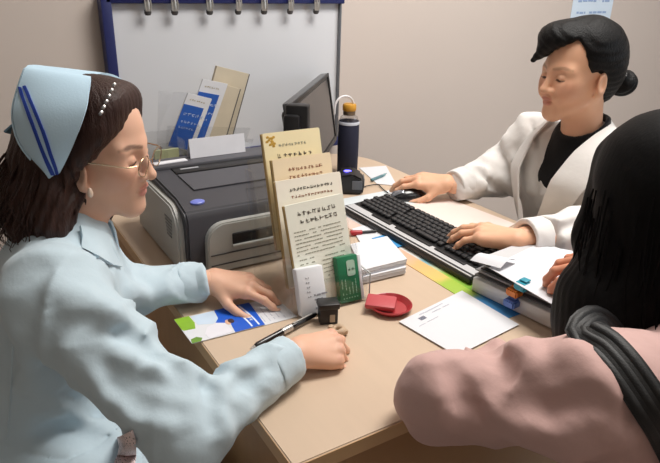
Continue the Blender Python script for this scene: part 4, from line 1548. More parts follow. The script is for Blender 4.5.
# pen, stamp and trinket by the nurse right hand
a, b = pz(250, 349, DZ + 0.007), pz(316, 314, DZ + 0.010)
bp = thing('ballpoint_pen', 'black ballpoint pen with a silver grip held under the nurse right hand', 'pen', tuple(a), math.atan2(b.y - a.y, b.x - a.x))
L_ = (b - a).length
obj('barrel', MB().tube([(0.010, 0, 0), (0.016, 0, 0), (L_ * 0.46, 0, 0.0015)], [0.0035, 0.0058, 0.0062], 14), mat('pen_black', srgb(18, 16, 18), 0.2, coat=0.4), bp)
obj('cone', MB().tube([(0.0, 0, 0), (0.003, 0, 0), (0.010, 0, 0)], [0.0008, 0.0014, 0.0036], 10), m_chrome, bp)
obj('silver_grip', MB().tube([(L_ * 0.46, 0, 0.0015), (L_ * 0.52, 0, 0.002), (L_ * 0.56, 0, 0.002), (L_ * 0.60, 0, 0.002)], [0.0066, 0.0064, 0.0068, 0.0064], 14), mat('pen_silver', srgb(200, 196, 190), 0.25, metal=0.6), bp)
obj('rear_barrel', MB().tube([(L_ * 0.60, 0, 0.002), (L_ * 0.96, 0, 0.003), (L_, 0, 0.003)], [0.0056, 0.0046, 0.003], 14), mat('pen_black', (0, 0, 0)), bp)
obj('pocket_clip', MB().box((L_ * 0.78, 0, 0.0085), (L_ * 0.30, 0.0035, 0.0015), 0.0006), m_chrome, bp)

p = pz(331, 324, DZ)
st = thing('rubber_stamp', 'small black square self-inking stamp standing before the card pockets', 'stamp', (p.x, p.y + 0.012, DZ), -0.35)
obj('housing', MB().box((0, 0, 0.016), (0.034, 0.026, 0.032), 0.002), mat('stamp_black', srgb(24, 22, 24), 0.4), st)
obj('cap', MB().box((0, 0, 0.037), (0.040, 0.031, 0.012), 0.003), mat('stamp_black', (0, 0, 0)), st)
obj('clear_tab', MB().box((0.006, -0.0135, 0.013), (0.010, 0.002, 0.016), 0.001), mat('stamp_tab', srgb(176, 160, 140), 0.4), st)
p = pz(338, 330, DZ + 0.01)
tr = thing('seal_charm', 'small beige loop-shaped trinket beside the black stamp', 'trinket', (p.x, p.y, DZ + 0.0105), 0.3)
m_char = mat('charm_beige', srgb(190, 164, 136), 0.6, var=0.12, vscale=90)
tp_ = [(0.011 * math.cos(2 * PI * k / 20), 0.009 * math.sin(2 * PI * k / 20), 0.0) for k in range(21)]
obj('loop', MB().tube(tp_, [0.0052 + 0.0012 * math.sin(3 * 2 * PI * k / 20) for k in range(21)], 10, caps=False), m_char, tr)
obj('knot', MB().box((-0.008, 0.010, 0.004), (0.012, 0.010, 0.010), 0.004), m_char, tr)
obj('bead', MB().lathe([(0.001, -0.006), (0.005, -0.004), (0.006, 0), (0.005, 0.004), (0.001, 0.006)], 14, mtx=Matrix.Translation((0.008, -0.010, -0.003))), m_char, tr)

# ------------------------------------------------------------------ stacked folders beside the patient
m_fold_s = mat('folder_silver', srgb(206, 206, 206), 0.3, var=0.04)
m_fold_g = mat('folder_grey', srgb(126, 126, 130), 0.45)
m_fold_k = mat('folder_black', srgb(34, 34, 37), 0.4)
e0, e1 = pz(472, 291, DZ), pz(552, 330, DZ)
fdir = (e1 - e0).normalized()
fang = math.atan2(fdir.y, fdir.x)
FG = 'document folders stacked at the front right of the desk'
zf = DZ + 0.0024


def folder(x0, y0, L, Wd, z, th, mcov, label, tiltx=0.0, ang=0.0, npage=6, mpage=m_white):
    base = e0 + fdir * x0 + Vector((-fdir.y, fdir.x, 0)) * y0
    o = thing('document_folder', label, 'folder', (base.x, base.y, z), fang + ang, FG)
    # local x runs along the open side towards the patient, y away from the nurse
    obj('lower_cover', MB().box((L / 2, Wd / 2, 0.001), (L, Wd, 0.002)), mcov, o, smooth=0)
    obj('upper_cover', MB().box((L / 2, Wd / 2, th - 0.001), (L, Wd, 0.002)), mcov, o, smooth=0)
    pg = MB()
    for k in range(npage):
        j = rb_.uniform(0.001, 0.007)
        zz = 0.0025 + (th - 0.006) * (k + 0.5) / npage
        pg.box((L / 2 - 0.004, Wd / 2 + j, zz), (L - 0.012, Wd - 0.012, (th - 0.006) / npage * 0.8))
    obj('pages', pg, mpage, o, smooth=0)
    return o


m_page = mat('page_grey', srgb(196, 196, 198), 0.7, var=0.04)
fo_ = folder(0.0, 0.0, 0.235, 0.20, zf, 0.030, m_fold_s, 'bottom silver-white folder of the stack before the patient')
obj('spine', MB().box((0.1175, -0.001, 0.015), (0.235, 0.002, 0.029), 0.0008), m_fold_s, fo_)
folder(-0.006, 0.010, 0.240, 0.19, zf + 0.0305, 0.013, m_fold_g, 'grey-edged folder second from the bottom of the stack before the patient', ang=0.02, mpage=m_page, npage=4)
folder(0.0, 0.020, 0.235, 0.18, zf + 0.044, 0.013, m_fold_k, 'black folder second from the top of the stack before the patient', ang=0.0, mpage=m_white, npage=4)
folder(-0.004, 0.034, 0.230, 0.165, zf + 0.0575, 0.010, m_page, 'pale grey thin folder on top of the stack before the patient', ang=-0.02, npage=4)
ztop = zf + 0.0680
flat_sheet('loose_paper', [(489, 268), (536, 245), (612, 258), (568, 314)], 'large white sheet on top of the folder stack under the patient fingers', 'paper', m_white, z=ztop)
# a curled sheet at the far end of the stack
c0 = [pz(*q, ztop) for q in ((470, 262), (486, 257), (516, 264), (500, 272))]
gr = []
for i in range(9):
    row = []
    for j in range(9):
        a_, b_ = i / 8, j / 8
        p = (c0[0] * (1 - a_) + c0[3] * a_) * (1 - b_) + (c0[1] * (1 - a_) + c0[2] * a_) * b_
        p = p.copy()
        p.z = ztop + 0.004 + 0.010 * math.sin(PI * b_) + 0.004 * a_
        row.append(p)
    gr.append(row)
tag(obj('curled_paper', MB().sheet(gr, 0.001), m_white, smooth=60), 'curled white page lifting at the keyboard end of the folder stack', 'paper')
for (px, z, nm, colr, lab) in (((512, 293), zf + 0.034, 'binder_clip', (224, 128, 44), 'orange clip on the edge of the folder stack'),
                               ((509, 304), zf + 0.014, 'binder_clip', (84, 116, 186), 'blue clip on the folder stack just below the orange clip'),
                               ((520, 287), zf + 0.056, 'binder_clip', (44, 150, 172), 'teal clip on the folder stack just above the orange clip')):
    p = pz(*px, z + 0.006)
    o = thing(nm, lab, 'clip', (p.x, p.y, z), fang, 'coloured clips on the folder stack')
    m_ = mat('clip_' + lab.split()[0], srgb(*colr), 0.4, var=0.1)
    obj('jaw', MB().prism([(-0.013, -0.004), (0.013, -0.004), (0.013, 0.020), (-0.013, 0.020)], -0.002, 0.014, 0.003), m_, o)
    obj('lever', MB().box((0, 0.014, 0.0165), (0.016, 0.016, 0.003), 0.001), m_, o)

# ------------------------------------------------------------------ mouse
p = pz(409, 195, DZ + 0.012)
ms = thing('computer_mouse', 'black and silver computer mouse under the doctor right hand', 'mouse', (p.x, p.y, DZ + 0.001), 2.75)
F = Field((-0.07, -0.045, -0.005), (0.07, 0.045, 0.05), 0.0022)
F.ell((0, 0, 0.004), (0.056, 0.031, 0.030), 0.0)
F.half((0, 0, 0.0), (0, 0, -1))
V, Q = F.mesh()
V = relax(V, Q, 1)
o = mesh_np('shell', [(xf(V, wmat(ms)), Q)], mat('mouse_black', srgb(28, 28, 32), 0.25, coat=0.4), ms)
F = Field((-0.07, -0.045, -0.005), (0.07, 0.045, 0.05), 0.0022)
F.ell((0, 0, 0.005), (0.0565, 0.0285, 0.0305), 0.0)
F.half((0.020, 0, 0.0), (-1, 0, 0))
F.half((0, 0, 0.006), (0, 0, -1))
V, Q = F.mesh()
V = relax(V, Q, 1)
mesh_np('silver_buttons', [(xf(V, wmat(ms)), Q)], mat('mouse_silver', srgb(150, 152, 160), 0.22, metal=0.6), ms)
cpts = [ms.location + Vector(q) for q in ((0, 0, 0),)]
c_ = [Vector(pz(388, 193, DZ + 0.006)), Vector(pz(383, 189, DZ + 0.004)), Vector(pz(379, 185, DZ + 0.004)), Vector(pz(374, 184.5, DZ + 0.004)), Vector(pz(366, 186, DZ + 0.004)), Vector(pz(360, 189, DZ + 0.004))]
obj('cord', MB().tube([wmat(ms).inverted() @ q for q in c_], 0.0016, 8), m_dark, ms)


# ------------------------------------------------------------------ people
TONE_N = srgb(226, 180, 154)
TONE_D = srgb(230, 180, 148)
TONE_P = srgb(206, 140, 110)
skin_n = skin_material('skin_nurse')
skin_d = skin_material('skin_doctor')
skin_p = skin_material('skin_patient')


def cloth(name, col, rough=0.85, var=0.04, bump=0.25, bscale=60, sheen=0.15):
    return mat(name, col, rough, var=var, vscale=9, bump=bump, bscale=bscale, spec=0.2, sheen=sheen)


def hframe(o, az, pitch, roll=0.0):
    """head frame: az = facing direction in the plan, pitch down, roll towards the person's right"""
    return Matrix.Translation(Vector(o)) @ Matrix.Rotation(az, 4, 'Z') @ Matrix.Rotation(pitch, 4, 'Y') @ Matrix.Rotation(roll, 4, 'X')


def V3(*a):
    return Vector(a)


def np_mesh(F, it=1, f=0.4):
    V, Q = F.mesh()
    return relax(V, Q, it, f), Q


def strands(name, paths, rad, m, parent, n=5):
    mb = MB()
    for p in paths:
        k = len(p)
        mb.tube(p, [rad * (1 - 0.75 * (i / (k - 1)) ** 2) for i in range(k)], n)
    return obj(name, mb, m, parent, world=True, fix=False)


def hair_mat(name, col, rough=0.38):
    m = mat(name, col, rough, var=0.35, vscale=120, bump=0.5, bscale=420, spec=0.45, stretch=(1.0, 1.0, 0.16))
    return m


# ================================================== the nurse
nu_rsh, nu_lsh = V3(-0.225, 0.315, 0.920), V3(-0.165, 0.610, 0.900)
nu_relb, nu_lelb = pz(187, 432, 0.770), V3(-0.115, 0.500, 0.800)
nu_rwr, nu_lwr = pz(298, 351, 0.792), pz(213, 279, 0.799)
nu_neck = V3(-0.168, 0.468, 0.938)
nu_pel = V3(-0.345, 0.545, 0.58)
nu_fac = Vector((0.976, -0.215, 0))
nu_side = Vector((0.215, 0.976, 0))
MhN = hframe(pd(96, 145, 1.0), math.radians(-36), math.radians(8), 0.0)
hd, hc = head_mesh(MhN, 0.93, nu_neck - V3(0, 0, 0.03), TONE_N, (0.62, 0.24, 0.20), srgb(62, 42, 34), eyes='down', thin=0.95, crown=0.079, ear=(0.016, -0.010), brow_amt=0.7)
# left hand reaching over the leaflet, right hand closed on the desk
lt = pz(272, 299, 0.765)
dirL = (lt - nu_lwr)
MlN = frame3(nu_lwr, (dirL.x, dirL.y, -0.010), (0.05, -0.30, 1))
lh, lc = hand_mesh(MlN, -1, [(14, 22, 14), (20, 32, 18), (26, 38, 22), (30, 42, 26)], thumb=((0.62, 0.62, -0.26), (0.80, 0.40, -0.26), (0.90, 0.22, -0.16)), sc=0.86, tone=TONE_N, elbow=nu_lelb, rest=DZ + 0.0032)
MrN = frame3(nu_rwr, V3(0.90, -0.06, -0.10), (0.0, -0.35, 1))
rh, rc_ = hand_mesh(MrN, 1, [(38, 62, 40), (50, 74, 45), (58, 80, 48), (60, 80, 45)], thumb=((0.70, 0.45, -0.45), (0.92, 0.05, -0.45), (0.9, -0.30, -0.40)), sc=0.84, tone=TONE_N, elbow=nu_relb, rest=DZ + 0.0012)
body_segs = [
    (nu_neck - V3(0, 0, 0.01), nu_neck - V3(0.02, 0, 0.10), 0.05, 0.08),
    (nu_neck * 0.5 + (nu_rsh + nu_lsh) * 0.25 - V3(0.01, 0, 0.07), nu_pel + V3(0.03, 0, 0.08), 0.095, 0.10, 0.04, (nu_side, 0.72)),
    (nu_rsh, nu_lsh, 0.040, 0.040),
    (nu_rsh, nu_relb, 0.042, 0.036), (nu_relb, nu_rwr - V3(0.02, 0, 0), 0.034, 0.024),
    (nu_lsh, nu_lelb, 0.042, 0.036), (nu_lelb, nu_lwr - V3(0.02, 0, 0), 0.034, 0.024),
    (nu_pel - nu_side * 0.06, nu_pel + nu_side * 0.06, 0.115, 0.115),
]
nkR, nkL = V3(-0.085, 0.14, 0.545), V3(-0.085, 0.33, 0.545)
for s, kn in ((-1, nkR), (1, nkL)):
    hip = nu_pel + nu_side * 0.085 * s - V3(0, 0, 0.03)
    ft = V3(kn.x - 0.02, kn.y, 0.09)
    body_segs += [(hip, kn, 0.075, 0.052), (kn, ft, 0.05, 0.036), (ft, ft + V3(0.075, -0.05, -0.05), 0.036, 0.028)]
bd, bc = limb_mesh(body_segs, (-0.56, 0.0, 0.0), (0.16, 0.80, 1.02), 0.010, TONE_N)
nu_legs = body_segs[8:]
nurse = mesh_np('person', [hd, lh, rh, rest_on_desk(bd)], skin_n, None, [hc, lc, rc_, bc])
tag(nurse, 'nurse in a pale blue uniform and folded cap leaning over the desk, seen in profile', 'person')



def trousers(segs, parent, col, nm):
    lo = [min(min(s[0][i], s[1][i]) for s in segs) - 0.16 for i in range(3)]
    hi = [max(max(s[0][i], s[1][i]) for s in segs) + 0.16 for i in range(3)]
    F = Field(lo, hi, 0.011)
    for s in segs:
        if s[0].z > 0.12:
            F.rc(s[0], s[1], s[2] + 0.014, s[3] + 0.016, 0.03)
    F.warp(lambda P: 0.005 * wr(P, 18, 77))
    mesh_np('trousers', [np_mesh(F, 1)], cloth(nm, col), parent)
    F = Field(lo, hi, 0.008)
    for s in segs:
        if s[0].z <= 0.12:
            F.rc(s[0], s[1], s[2] + 0.008, s[3] + 0.010, 0.03)
    mesh_np('shoes', [np_mesh(F, 1)], mat('shoe_black', srgb(30, 28, 28), 0.4), parent)


trousers(nu_legs, nurse, srgb(190, 206, 216), 'trouser_blue')
m_ncoat = cloth('uniform_blue', srgb(194, 212, 222))
F = Field((-0.62, -0.02, 0.36), (0.16, 0.84, 1.02), 0.005)
ch = (nu_rsh + nu_lsh) / 2
F.rc(ch + V3(0.0, 0, -0.075), nu_pel + V3(0.035, -0.01, 0.06), 0.112, 0.125, 0.0, sq=(nu_side, 0.70))
F.rc(nu_rsh + nu_side * 0.035 - V3(0, 0, 0.01), nu_lsh - nu_side * 0.035 - V3(0, 0, 0.01), 0.060, 0.060, 0.05)
F.rc(nu_neck - V3(0.005, 0, 0.0), ch - V3(0.01, 0, 0.06), 0.060, 0.085, 0.05)
F.rc(nu_pel - nu_side * 0.05, nu_pel + nu_side * 0.05, 0.150, 0.150, 0.06)
for s, kn in ((-1, nkR), (1, nkL)):
    F.rc(nu_pel + nu_side * 0.085 * s - V3(0, 0, 0.03), kn + V3(-0.06, 0.03, 0.0), 0.098, 0.082, 0.04)
F.rc(nu_rsh, nu_relb, 0.068, 0.056, 0.045, fold=(0.009, 80, 1.0, (0.3, 0.6, 0.6)))
rcf = nu_rwr + (nu_relb - nu_rwr).normalized() * 0.022
F.rc(nu_relb, rcf, 0.048, 0.034, 0.03, cap_b=True, fold=(0.006, 90, 2.2, (-0.2, 0.9, 0.4)))
F.rc(nu_lsh, nu_lelb, 0.060, 0.052, 0.04)
lcf = nu_lwr + (nu_lelb - nu_lwr).normalized() * 0.018
F.rc(nu_lelb, lcf, 0.047, 0.033, 0.03, cap_b=True, fold=(0.008, 80, 0.5, (0.3, -0.8, 0.5)))
# soft folds of the sleeves and the back, laid on the surface
for q in (((128, 292), (150, 296), (172, 308), (186, 322)), ((110, 318), (140, 326), (168, 340), (190, 362)), ((92, 345), (124, 361), (160, 370), (198, 378)),
          ((72, 350), (104, 378), (142, 392), (182, 393)), ((112, 398), (138, 415), (168, 421), (196, 408)), ((222, 388), (242, 374), (268, 354)),
          ((210, 402), (222, 428), (244, 440)), ((228, 392), (240, 412), (262, 420)), ((60, 290), (84, 306), (112, 312)), ((150, 282), (164, 290), (176, 286)), ((140, 300), (160, 312), (176, 306)),
          ((20, 330), (32, 372), (56, 404)), ((60, 400), (86, 424), (120, 440))):
    F.crease(q, 0.012, 0.0055, 0.026)
for q in (((206, 384), (212, 400), (213, 424)), ((104, 368), (140, 384), (186, 387)), ((120, 334), (150, 348), (180, 370)), ((112, 384), (140, 404), (176, 410)), ((236, 386), (250, 378), (270, 368)), ((66, 392), (96, 412), (118, 430))):
    F.crease(q, 0.008, 0.0040, 0.018, cut=True)
F.warp(lambda P: 0.0030 * wr(P * np.array((1, 1, 0.6)), 20, 4) + 0.0035 * rg(P * np.array((1, 1, 0.7)), 13, 9) + 0.0020 * rg(P, 24, 39))
F.crease([(2, 444), (30, 455), (66, 460), (96, 446), (118, 427)], 0.0035, 0.0045, 0.004, cut=True)
LAP = [[F.hit(*q) for q in row] for row in (((119, 437), (126, 434), (133, 431)), ((121, 446), (129, 444), (137, 442)), ((118, 456), (128, 455), (137, 454)), ((112, 470), (124, 470), (135, 470)))]
FLAP = [[F.hit(*q) for q in row] for row in (((80, 226), (82, 236), (83, 247)), ((92, 229), (95, 243), (98, 257)), ((102, 232), (107, 248), (112, 265)), ((110, 236), (115, 250), (121, 267)))]
SEAM = [F.hit(*q) for q in ((12, 345), (11, 380), (9, 410), (7, 440))]
nu_coat = mesh_np('uniform_coat', [rest_on_desk(np_mesh(F, 2))], m_ncoat, nurse)
# cuffs
for (wr_, el_, r_) in ((nu_rwr, nu_relb, 0.0365), (nu_lwr, nu_lelb, 0.0345)):
    d = (el_ - wr_).normalized()
    F = Field([min(wr_[i], (wr_ + d * 0.09)[i]) - 0.07 for i in range(3)], [max(wr_[i], (wr_ + d * 0.09)[i]) + 0.07 for i in range(3)], 0.003)
    F.rc(wr_ + d * 0.068, wr_ + d * 0.016, r_ + 0.0035, r_ + 0.0005, 0.0, cap_a=True, cap_b=True)
    F.rc(wr_ + d * 0.045, wr_ - d * 0.03, 0.022, 0.031, 0.003, mode='s')
    F.warp(lambda P: 0.002 * wr(P, 45, 3))
    mesh_np('cuff', [rest_on_desk(np_mesh(F, 1))], m_ncoat, nurse)


def collar(name, ctr, axis, fwd, r_top, r_bot, drop, out, gap, m, parent, rise=0.0, point=0.03, th=0.004, squash=1.0):
    """a turned-down collar round the neck, open at the front with two points"""
    axis = Vector(axis).normalized()
    f = Vector(fwd)
    f = (f - axis * f.dot(axis)).normalized()
    l = axis.cross(f)
    N = 40
    g = []
    for i in range(N + 1):
        t = -1 + 2 * i / N
        a = PI - 0 + t * (PI - gap)          # from one front edge round the back to the other
        fr = max(0.0, (abs(t) - 0.6) / 0.4) ** 1.5
        row = []
        for (r, dz, kk) in ((r_top - 0.004, -0.012, 0), (r_top, 0.004 + rise * (1 - fr), 0), (r_top + 0.008, 0.0 + rise * (1 - fr), 0.2), ((r_top + r_bot) / 2 + 0.005, -drop * 0.45, 0.6), (r_bot + out, -drop - point * fr, 1.0)):
            rr_ = r + 0.012 * fr * kk
            row.append(ctr + f * math.cos(a) * rr_ + l * math.sin(a) * rr_ * squash + axis * dz)
        g.append(row)
    return obj(name, MB().sheet(g, th), m, parent, world=True, smooth=60)


collar('collar', nu_neck + V3(0.006, -0.005, 0.020), V3(0.25, -0.1, 1), nu_fac, 0.060, 0.080, 0.046, 0.006, 0.55, m_ncoat, nurse, rise=0.008, point=0.016)
# the printed blouse showing where the coat parts in the lap, and the seam down the back
pl_ = mat('blouse_print', srgb(226, 190, 190), 0.8, var=0.12, vscale=30)
n2 = pl_.node_tree
vo = n2.nodes.new('ShaderNodeTexVoronoi')
vo.inputs['Scale'].default_value = 26
rp_ = n2.nodes.new('ShaderNodeValToRGB')
rp_.color_ramp.interpolation = 'CONSTANT'
rp_.color_ramp.elements[0].color = (0.012, 0.011, 0.014, 1)
rp_.color_ramp.elements[1].color = (0.86, 0.70, 0.70, 1)
rp_.color_ramp.elements[1].position = 0.27
n2.links.new(vo.outputs['Distance'], rp_.inputs[0])
n2.links.new(rp_.outputs[0], n2.nodes['Principled BSDF'].inputs['Base Color'])
if all(q is not None for r in LAP for q in r):
    obj('printed_blouse', MB().sheet([[Vector(q) + Vector((-0.002, -0.004, 0.004)) for q in r] for r in LAP], 0.004), pl_, nurse, world=True, smooth=70)
if all(q is not None for r in FLAP for q in r):
    cz = (CAM - np.array(nu_neck))
    cz = Vector(cz / np.linalg.norm(cz))
    obj('collar_flap', MB().sheet([[Vector(q) + cz * (0.012 - 0.003 * j) for j, q in enumerate(r)] for r in FLAP], 0.005), m_ncoat, nurse, world=True, smooth=70)
else:
    print('NOFLAP', FLAP)
SEAM = [Vector(q) for q in SEAM if q is not None]
if len(SEAM) > 1:
    obj('back_seam', MB().tube(SEAM, 0.0012, 6), m_ncoat, nurse, world=True)
# hair
m_hairN = hair_mat('hair_brown', srgb(52, 31, 25), 0.42)
m_hairN.node_tree.nodes['Principled BSDF'].inputs['Specular IOR Level'].default_value = 0.3
S = 0.93
FH = Field((-0.175, -0.150, -0.245), (0.115, 0.150, 0.165), 0.0030)
FH.ell((-0.020, 0, 0.042), (0.099, 0.084, 0.077), 0.0)
FH.ell((-0.055, 0, -0.03), (0.088, 0.098, 0.105), 0.04)
FH.ell((-0.066, 0, -0.110), (0.090, 0.118, 0.080), 0.05)
FH.ell((-0.044, -0.074, -0.095), (0.056, 0.046, 0.090), 0.04)
FH.ell((-0.044, 0.074, -0.095), (0.056, 0.046, 0.090), 0.04)
FH.ell((-0.040, -0.088, -0.128), (0.060, 0.050, 0.072), 0.03)
FH.ell((-0.016, -0.090, -0.125), (0.046, 0.036, 0.080), 0.03)
for s in (1, -1):
    FH.rc((0.030, s * 0.060, 0.040), (0.008, s * 0.076, -0.040), 0.024, 0.021, 0.03)
FH.ell((-0.046, 0.082, -0.140), (0.058, 0.050, 0.066), 0.03)
FH.ell((0.022, 0.0, 0.080), (0.052, 0.064, 0.036), 0.03)          # swept-up front
for s in (1, -1):
    FH.rc((0.046, s * 0.035, 0.080), (0.008, s * 0.074, 0.01), 0.018, 0.017, 0.03)
FH.put(lambda P: (-0.78 * (P[..., 0] - np.maximum(np.minimum(0.028 + 0.80 * P[..., 2], 0.068), 0.010 + 0.06 * (P[..., 2] + 0.02)))).astype(np.float32), FH.lo, [x[-1] for x in FH.ax], 0.022, 's')                     # the face stays free below the hairline
FH.ell((0.062, 0, -0.10), (0.066, 0.068, 0.075), 0.012, mode='s')
FH.ell((0.014, -0.100, -0.052), (0.015, 0.036, 0.022), 0.008, mode='s')
r5 = np.random.RandomState(5)


def strand_wave(P, amp, f1, f2, c0=-0.03):
    a = np.arctan2(P[:, 1], P[:, 0] - c0)
    low = smooth01((0.02 - P[:, 2]) / 0.08)
    return amp * (0.22 + 0.78 * low) * (np.sin(a * f1 + 3.0 * np.sin(P[:, 2] * 40) * low + 3 * wr(P, 18, 3)) + 0.5 * np.sin(a * f2 + 45 * P[:, 2] + 2 * wr(P, 30, 5)))


FH.warp(lambda P: 0.0075 * smooth01((0.05 - P[:, 2]) / 0.12) * wr(P, 34, 12) + strand_wave(P, 0.0020, 44, 97))
V, Q = np_mesh(FH, 1, 0.3)
hairN = mesh_np('hair', [(xf(V, MhN @ Matrix.Scale(S, 4)), Q)], m_hairN, nurse)
# loose curls along the lower edge
rnd = random.Random(8)
paths = []
for k in range(330):
    a = rnd.uniform(1.5, 4.8)
    r0 = rnd.uniform(0.080, 0.104)
    x0, y0, z0 = -0.050 + math.cos(a) * r0 * 0.92, math.sin(a) * r0 * 1.12, rnd.uniform(-0.08, -0.02)
    p = []
    ph, am = rnd.uniform(0, 6), rnd.uniform(0.004, 0.010)
    for i in range(10):
        t = i / 9
        ro = 1 + 0.32 * math.sin(t * 2.2)
        p.append(MhN @ Matrix.Scale(S, 4) @ Vector((-0.050 + (x0 + 0.050) * ro + am * math.sin(ph + 9 * t) * t, y0 * ro + am * math.cos(ph + 8 * t) * t, z0 - 0.105 * t)))
    paths.append(p)
strands('hair_curls', paths, 0.0011, m_hairN, nurse, 5)
# cap: a folded panel arched over the back of the head, its peak standing up
m_cap = mat('cap_blue', srgb(192, 220, 238), 0.75, var=0.02, bump=0.08, bscale=300)
m_stripe = mat('cap_stripe', srgb(28, 62, 158), 0.7)
A4 = MhN


def hl(px, py_, yl):
    """point of the head's own frame seen at photo position px, py_ at local side distance yl"""
    Mi = MhN.inverted()
    o = Mi @ Vector(CAM)
    d = (Mi.to_3x3() @ Vector(ray(px, py_)))
    t = (yl - o.y) / d.y
    return o + d * t


# right side outline, surveyed: front edge and rear edge from the bottom point upwards
front = [hl(56, 178, -0.092), hl(66, 160, -0.100), hl(77, 136, -0.098), hl(86, 110, -0.084), hl(89, 92, -0.060), hl(91, 80, -0.030), hl(91, 77, -0.006)]
rear = [hl(54, 178, -0.090), hl(34, 160, -0.098), hl(19, 138, -0.092), hl(14, 112, -0.074), hl(19, 88, -0.046), hl(25, 71, -0.022), hl(27, 67, -0.006)]


def mirror(p):
    return Vector((p.x, -p.y, p.z))


fr_ = front + [mirror(p) for p in front[::-1]]
re_ = rear + [mirror(p) for p in rear[::-1]]


def catm(P, t):
    n = len(P) - 1
    x = min(max(t * n, 0), n - 1e-6)
    i = int(x)
    u = x - i
    a, b, c, d = P[max(i - 1, 0)], P[i], P[min(i + 1, n)], P[min(i + 2, n)]
    return 0.5 * ((2 * b) + (c - a) * u + (2 * a - 5 * b + 4 * c - d) * u * u + (3 * b - a - 3 * c + d) * u ** 3)


def cap_pt(s, w):
    a, b = catm(fr_, s), catm(re_, s)
    p = a * (1 - w) + b * w
    k = 4 * w * (1 - w)
    side = p.y / 0.1
    return p + Vector((-0.002 * k, 0.012 * k * side, 0.0))


g = [[MhN @ cap_pt(i / 60, j / 12) for j in range(13)] for i in range(61)]
cap = obj('nurse_cap', MB().sheet(g, 0.0035), m_cap, nurse, world=True, smooth=70)
# turned-back brim at the rear and its hanging tail
g = []
for i in range(41):
    s = 0.02 + 0.96 * i / 40
    row = []
    for j in range(6):
        w_ = 1.0 + 0.0 * j
        p = cap_pt(s, 1.0)
        q = p + Vector((0.022, -p.y * 0.25, -0.030)) * (j / 5) * min(1, 4 * s * (1 - s) * 1.6)
        q += Vector((-0.004, 0, -0.002))
        row.append(MhN @ q)
    g.append(row)
obj('inner_fold', MB().sheet(g, 0.003), m_cap, cap, world=True, smooth=70)
t0 = hl(12, 116, -0.060)
tail = []
for i in range(9):
    t = i / 8
    row = []
    for j in range(5):
        row.append(MhN @ (t0 + Vector((-0.002 - 0.030 * t, 0.02 + 0.03 * j / 4 + 0.01 * t, -0.01 - 0.028 * t - 0.012 * (j / 4)))))
    tail.append(row)
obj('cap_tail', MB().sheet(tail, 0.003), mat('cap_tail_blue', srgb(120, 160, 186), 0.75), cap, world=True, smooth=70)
# two stripes, surveyed on the side panel, repeated on the far side
GR = [(s_, w_, MhN @ cap_pt(s_, w_)) for s_ in [0.002 + 0.5 * i / 120 for i in range(121)] for w_ in [j / 60 for j in range(61)]]
GP = []
for s_, w_, p in GR:
    d = np.array(p) - CAM
    z = d @ CF
    GP.append((330 + FPX * (d @ CR) / z, 231.5 - FPX * (d @ CU) / z))
GP = np.array(GP)


def on_cap(px, py_):
    k = int(np.argmin(((GP - np.array((px, py_))) ** 2).sum(1)))
    return GR[k][0], GR[k][1]


def cap_n(s_, w_, lift):
    p = cap_pt(s_, w_)
    du = cap_pt(min(s_ + 0.01, 1), w_) - cap_pt(max(s_ - 0.01, 0), w_)
    dv = cap_pt(s_, min(w_ + 0.02, 1)) - cap_pt(s_, max(w_ - 0.02, 0))
    n_ = du.cross(dv).normalized()
    if n_.dot(p - Vector((-0.02, 0, 0.03))) < 0:
        n_ = -n_
    return p + n_ * lift


for line in (((19.5, 86), (29, 112), (38.5, 138), (53, 176.5)), ((24.5, 85), (36, 112), (46.5, 138), (57, 176))):
    edge = []
    for i in range(25):
        t = i / 24 * 3
        j0 = min(int(t), 2)
        x = line[j0][0] + (line[j0 + 1][0] - line[j0][0]) * (t - j0)
        y = line[j0][1] + (line[j0 + 1][1] - line[j0][1]) * (t - j0)
        edge.append((on_cap(x - 1.7, y), on_cap(x + 1.7, y)))
    ed = np.array(edge)
    ker = np.ones(5) / 5
    sm = np.stack([np.convolve(np.pad(ed[:, a, b], 2, mode='edge'), ker, 'valid') for a in (0, 1) for b in (0, 1)], 1)
    for sgn in (0, 1):
        g = []
        for r in sm:
            row = []
            for j in range(3):
                s_, w_ = r[0] + (r[2] - r[0]) * j / 2, r[1] + (r[3] - r[1]) * j / 2
                row.append(MhN @ cap_n(1 - s_ if sgn else s_, w_, 0.0027))
            g.append(row)
        obj('stripe', MB().sheet(g, 0.0012), m_stripe, cap, world=True, smooth=70)
# glasses
m_wire = mat('glasses_wire', srgb(176, 150, 120), 0.25, metal=0.8)
gl = MB()
for s in (1, -1):
    c = Vector((0.094, s * 0.031, -0.010))
    rim = []
    for k in range(29):
        a = 2 * PI * k / 28
        rim.append(MhN @ (c + Vector((-abs(math.cos(a) * 0.0) - 0.10 * abs(s * 0.022 * math.cos(a) + 0.0) , s * 0.022 * math.cos(a), 0.0165 * math.sin(a))) * 1.0))
    gl.tube(rim, 0.0009, 6, caps=False)
    gl.tube([MhN @ Vector((0.090, s * 0.053, -0.004)), MhN @ Vector((0.080, s * 0.069, -0.004)), MhN @ Vector((0.030, s * 0.076, -0.004)), MhN @ Vector((-0.010, s * 0.079, -0.006))], 0.0011, 6)
gl.tube([MhN @ Vector((0.094, 0.010, -0.006)), MhN @ Vector((0.097, 0, -0.002)), MhN @ Vector((0.094, -0.010, -0.006))], 0.0010, 6)
glasses = obj('glasses', gl, m_wire, nurse, world=True)
ln = MB()
for s in (1, -1):
    ln.lathe([(0.0215, -0.0005), (0.0215, 0.0005)], 28, mtx=MhN @ Matrix.Translation((0.0925, s * 0.031, -0.010)) @ Matrix.Rotation(PI / 2, 4, 'Y') @ Matrix.Diagonal((0.76, 1, 1, 1)))
obj('lenses', ln, clear_mat('lens_glass', (0.985, 0.985, 0.985), 0.03), glasses, world=True, smooth=0)
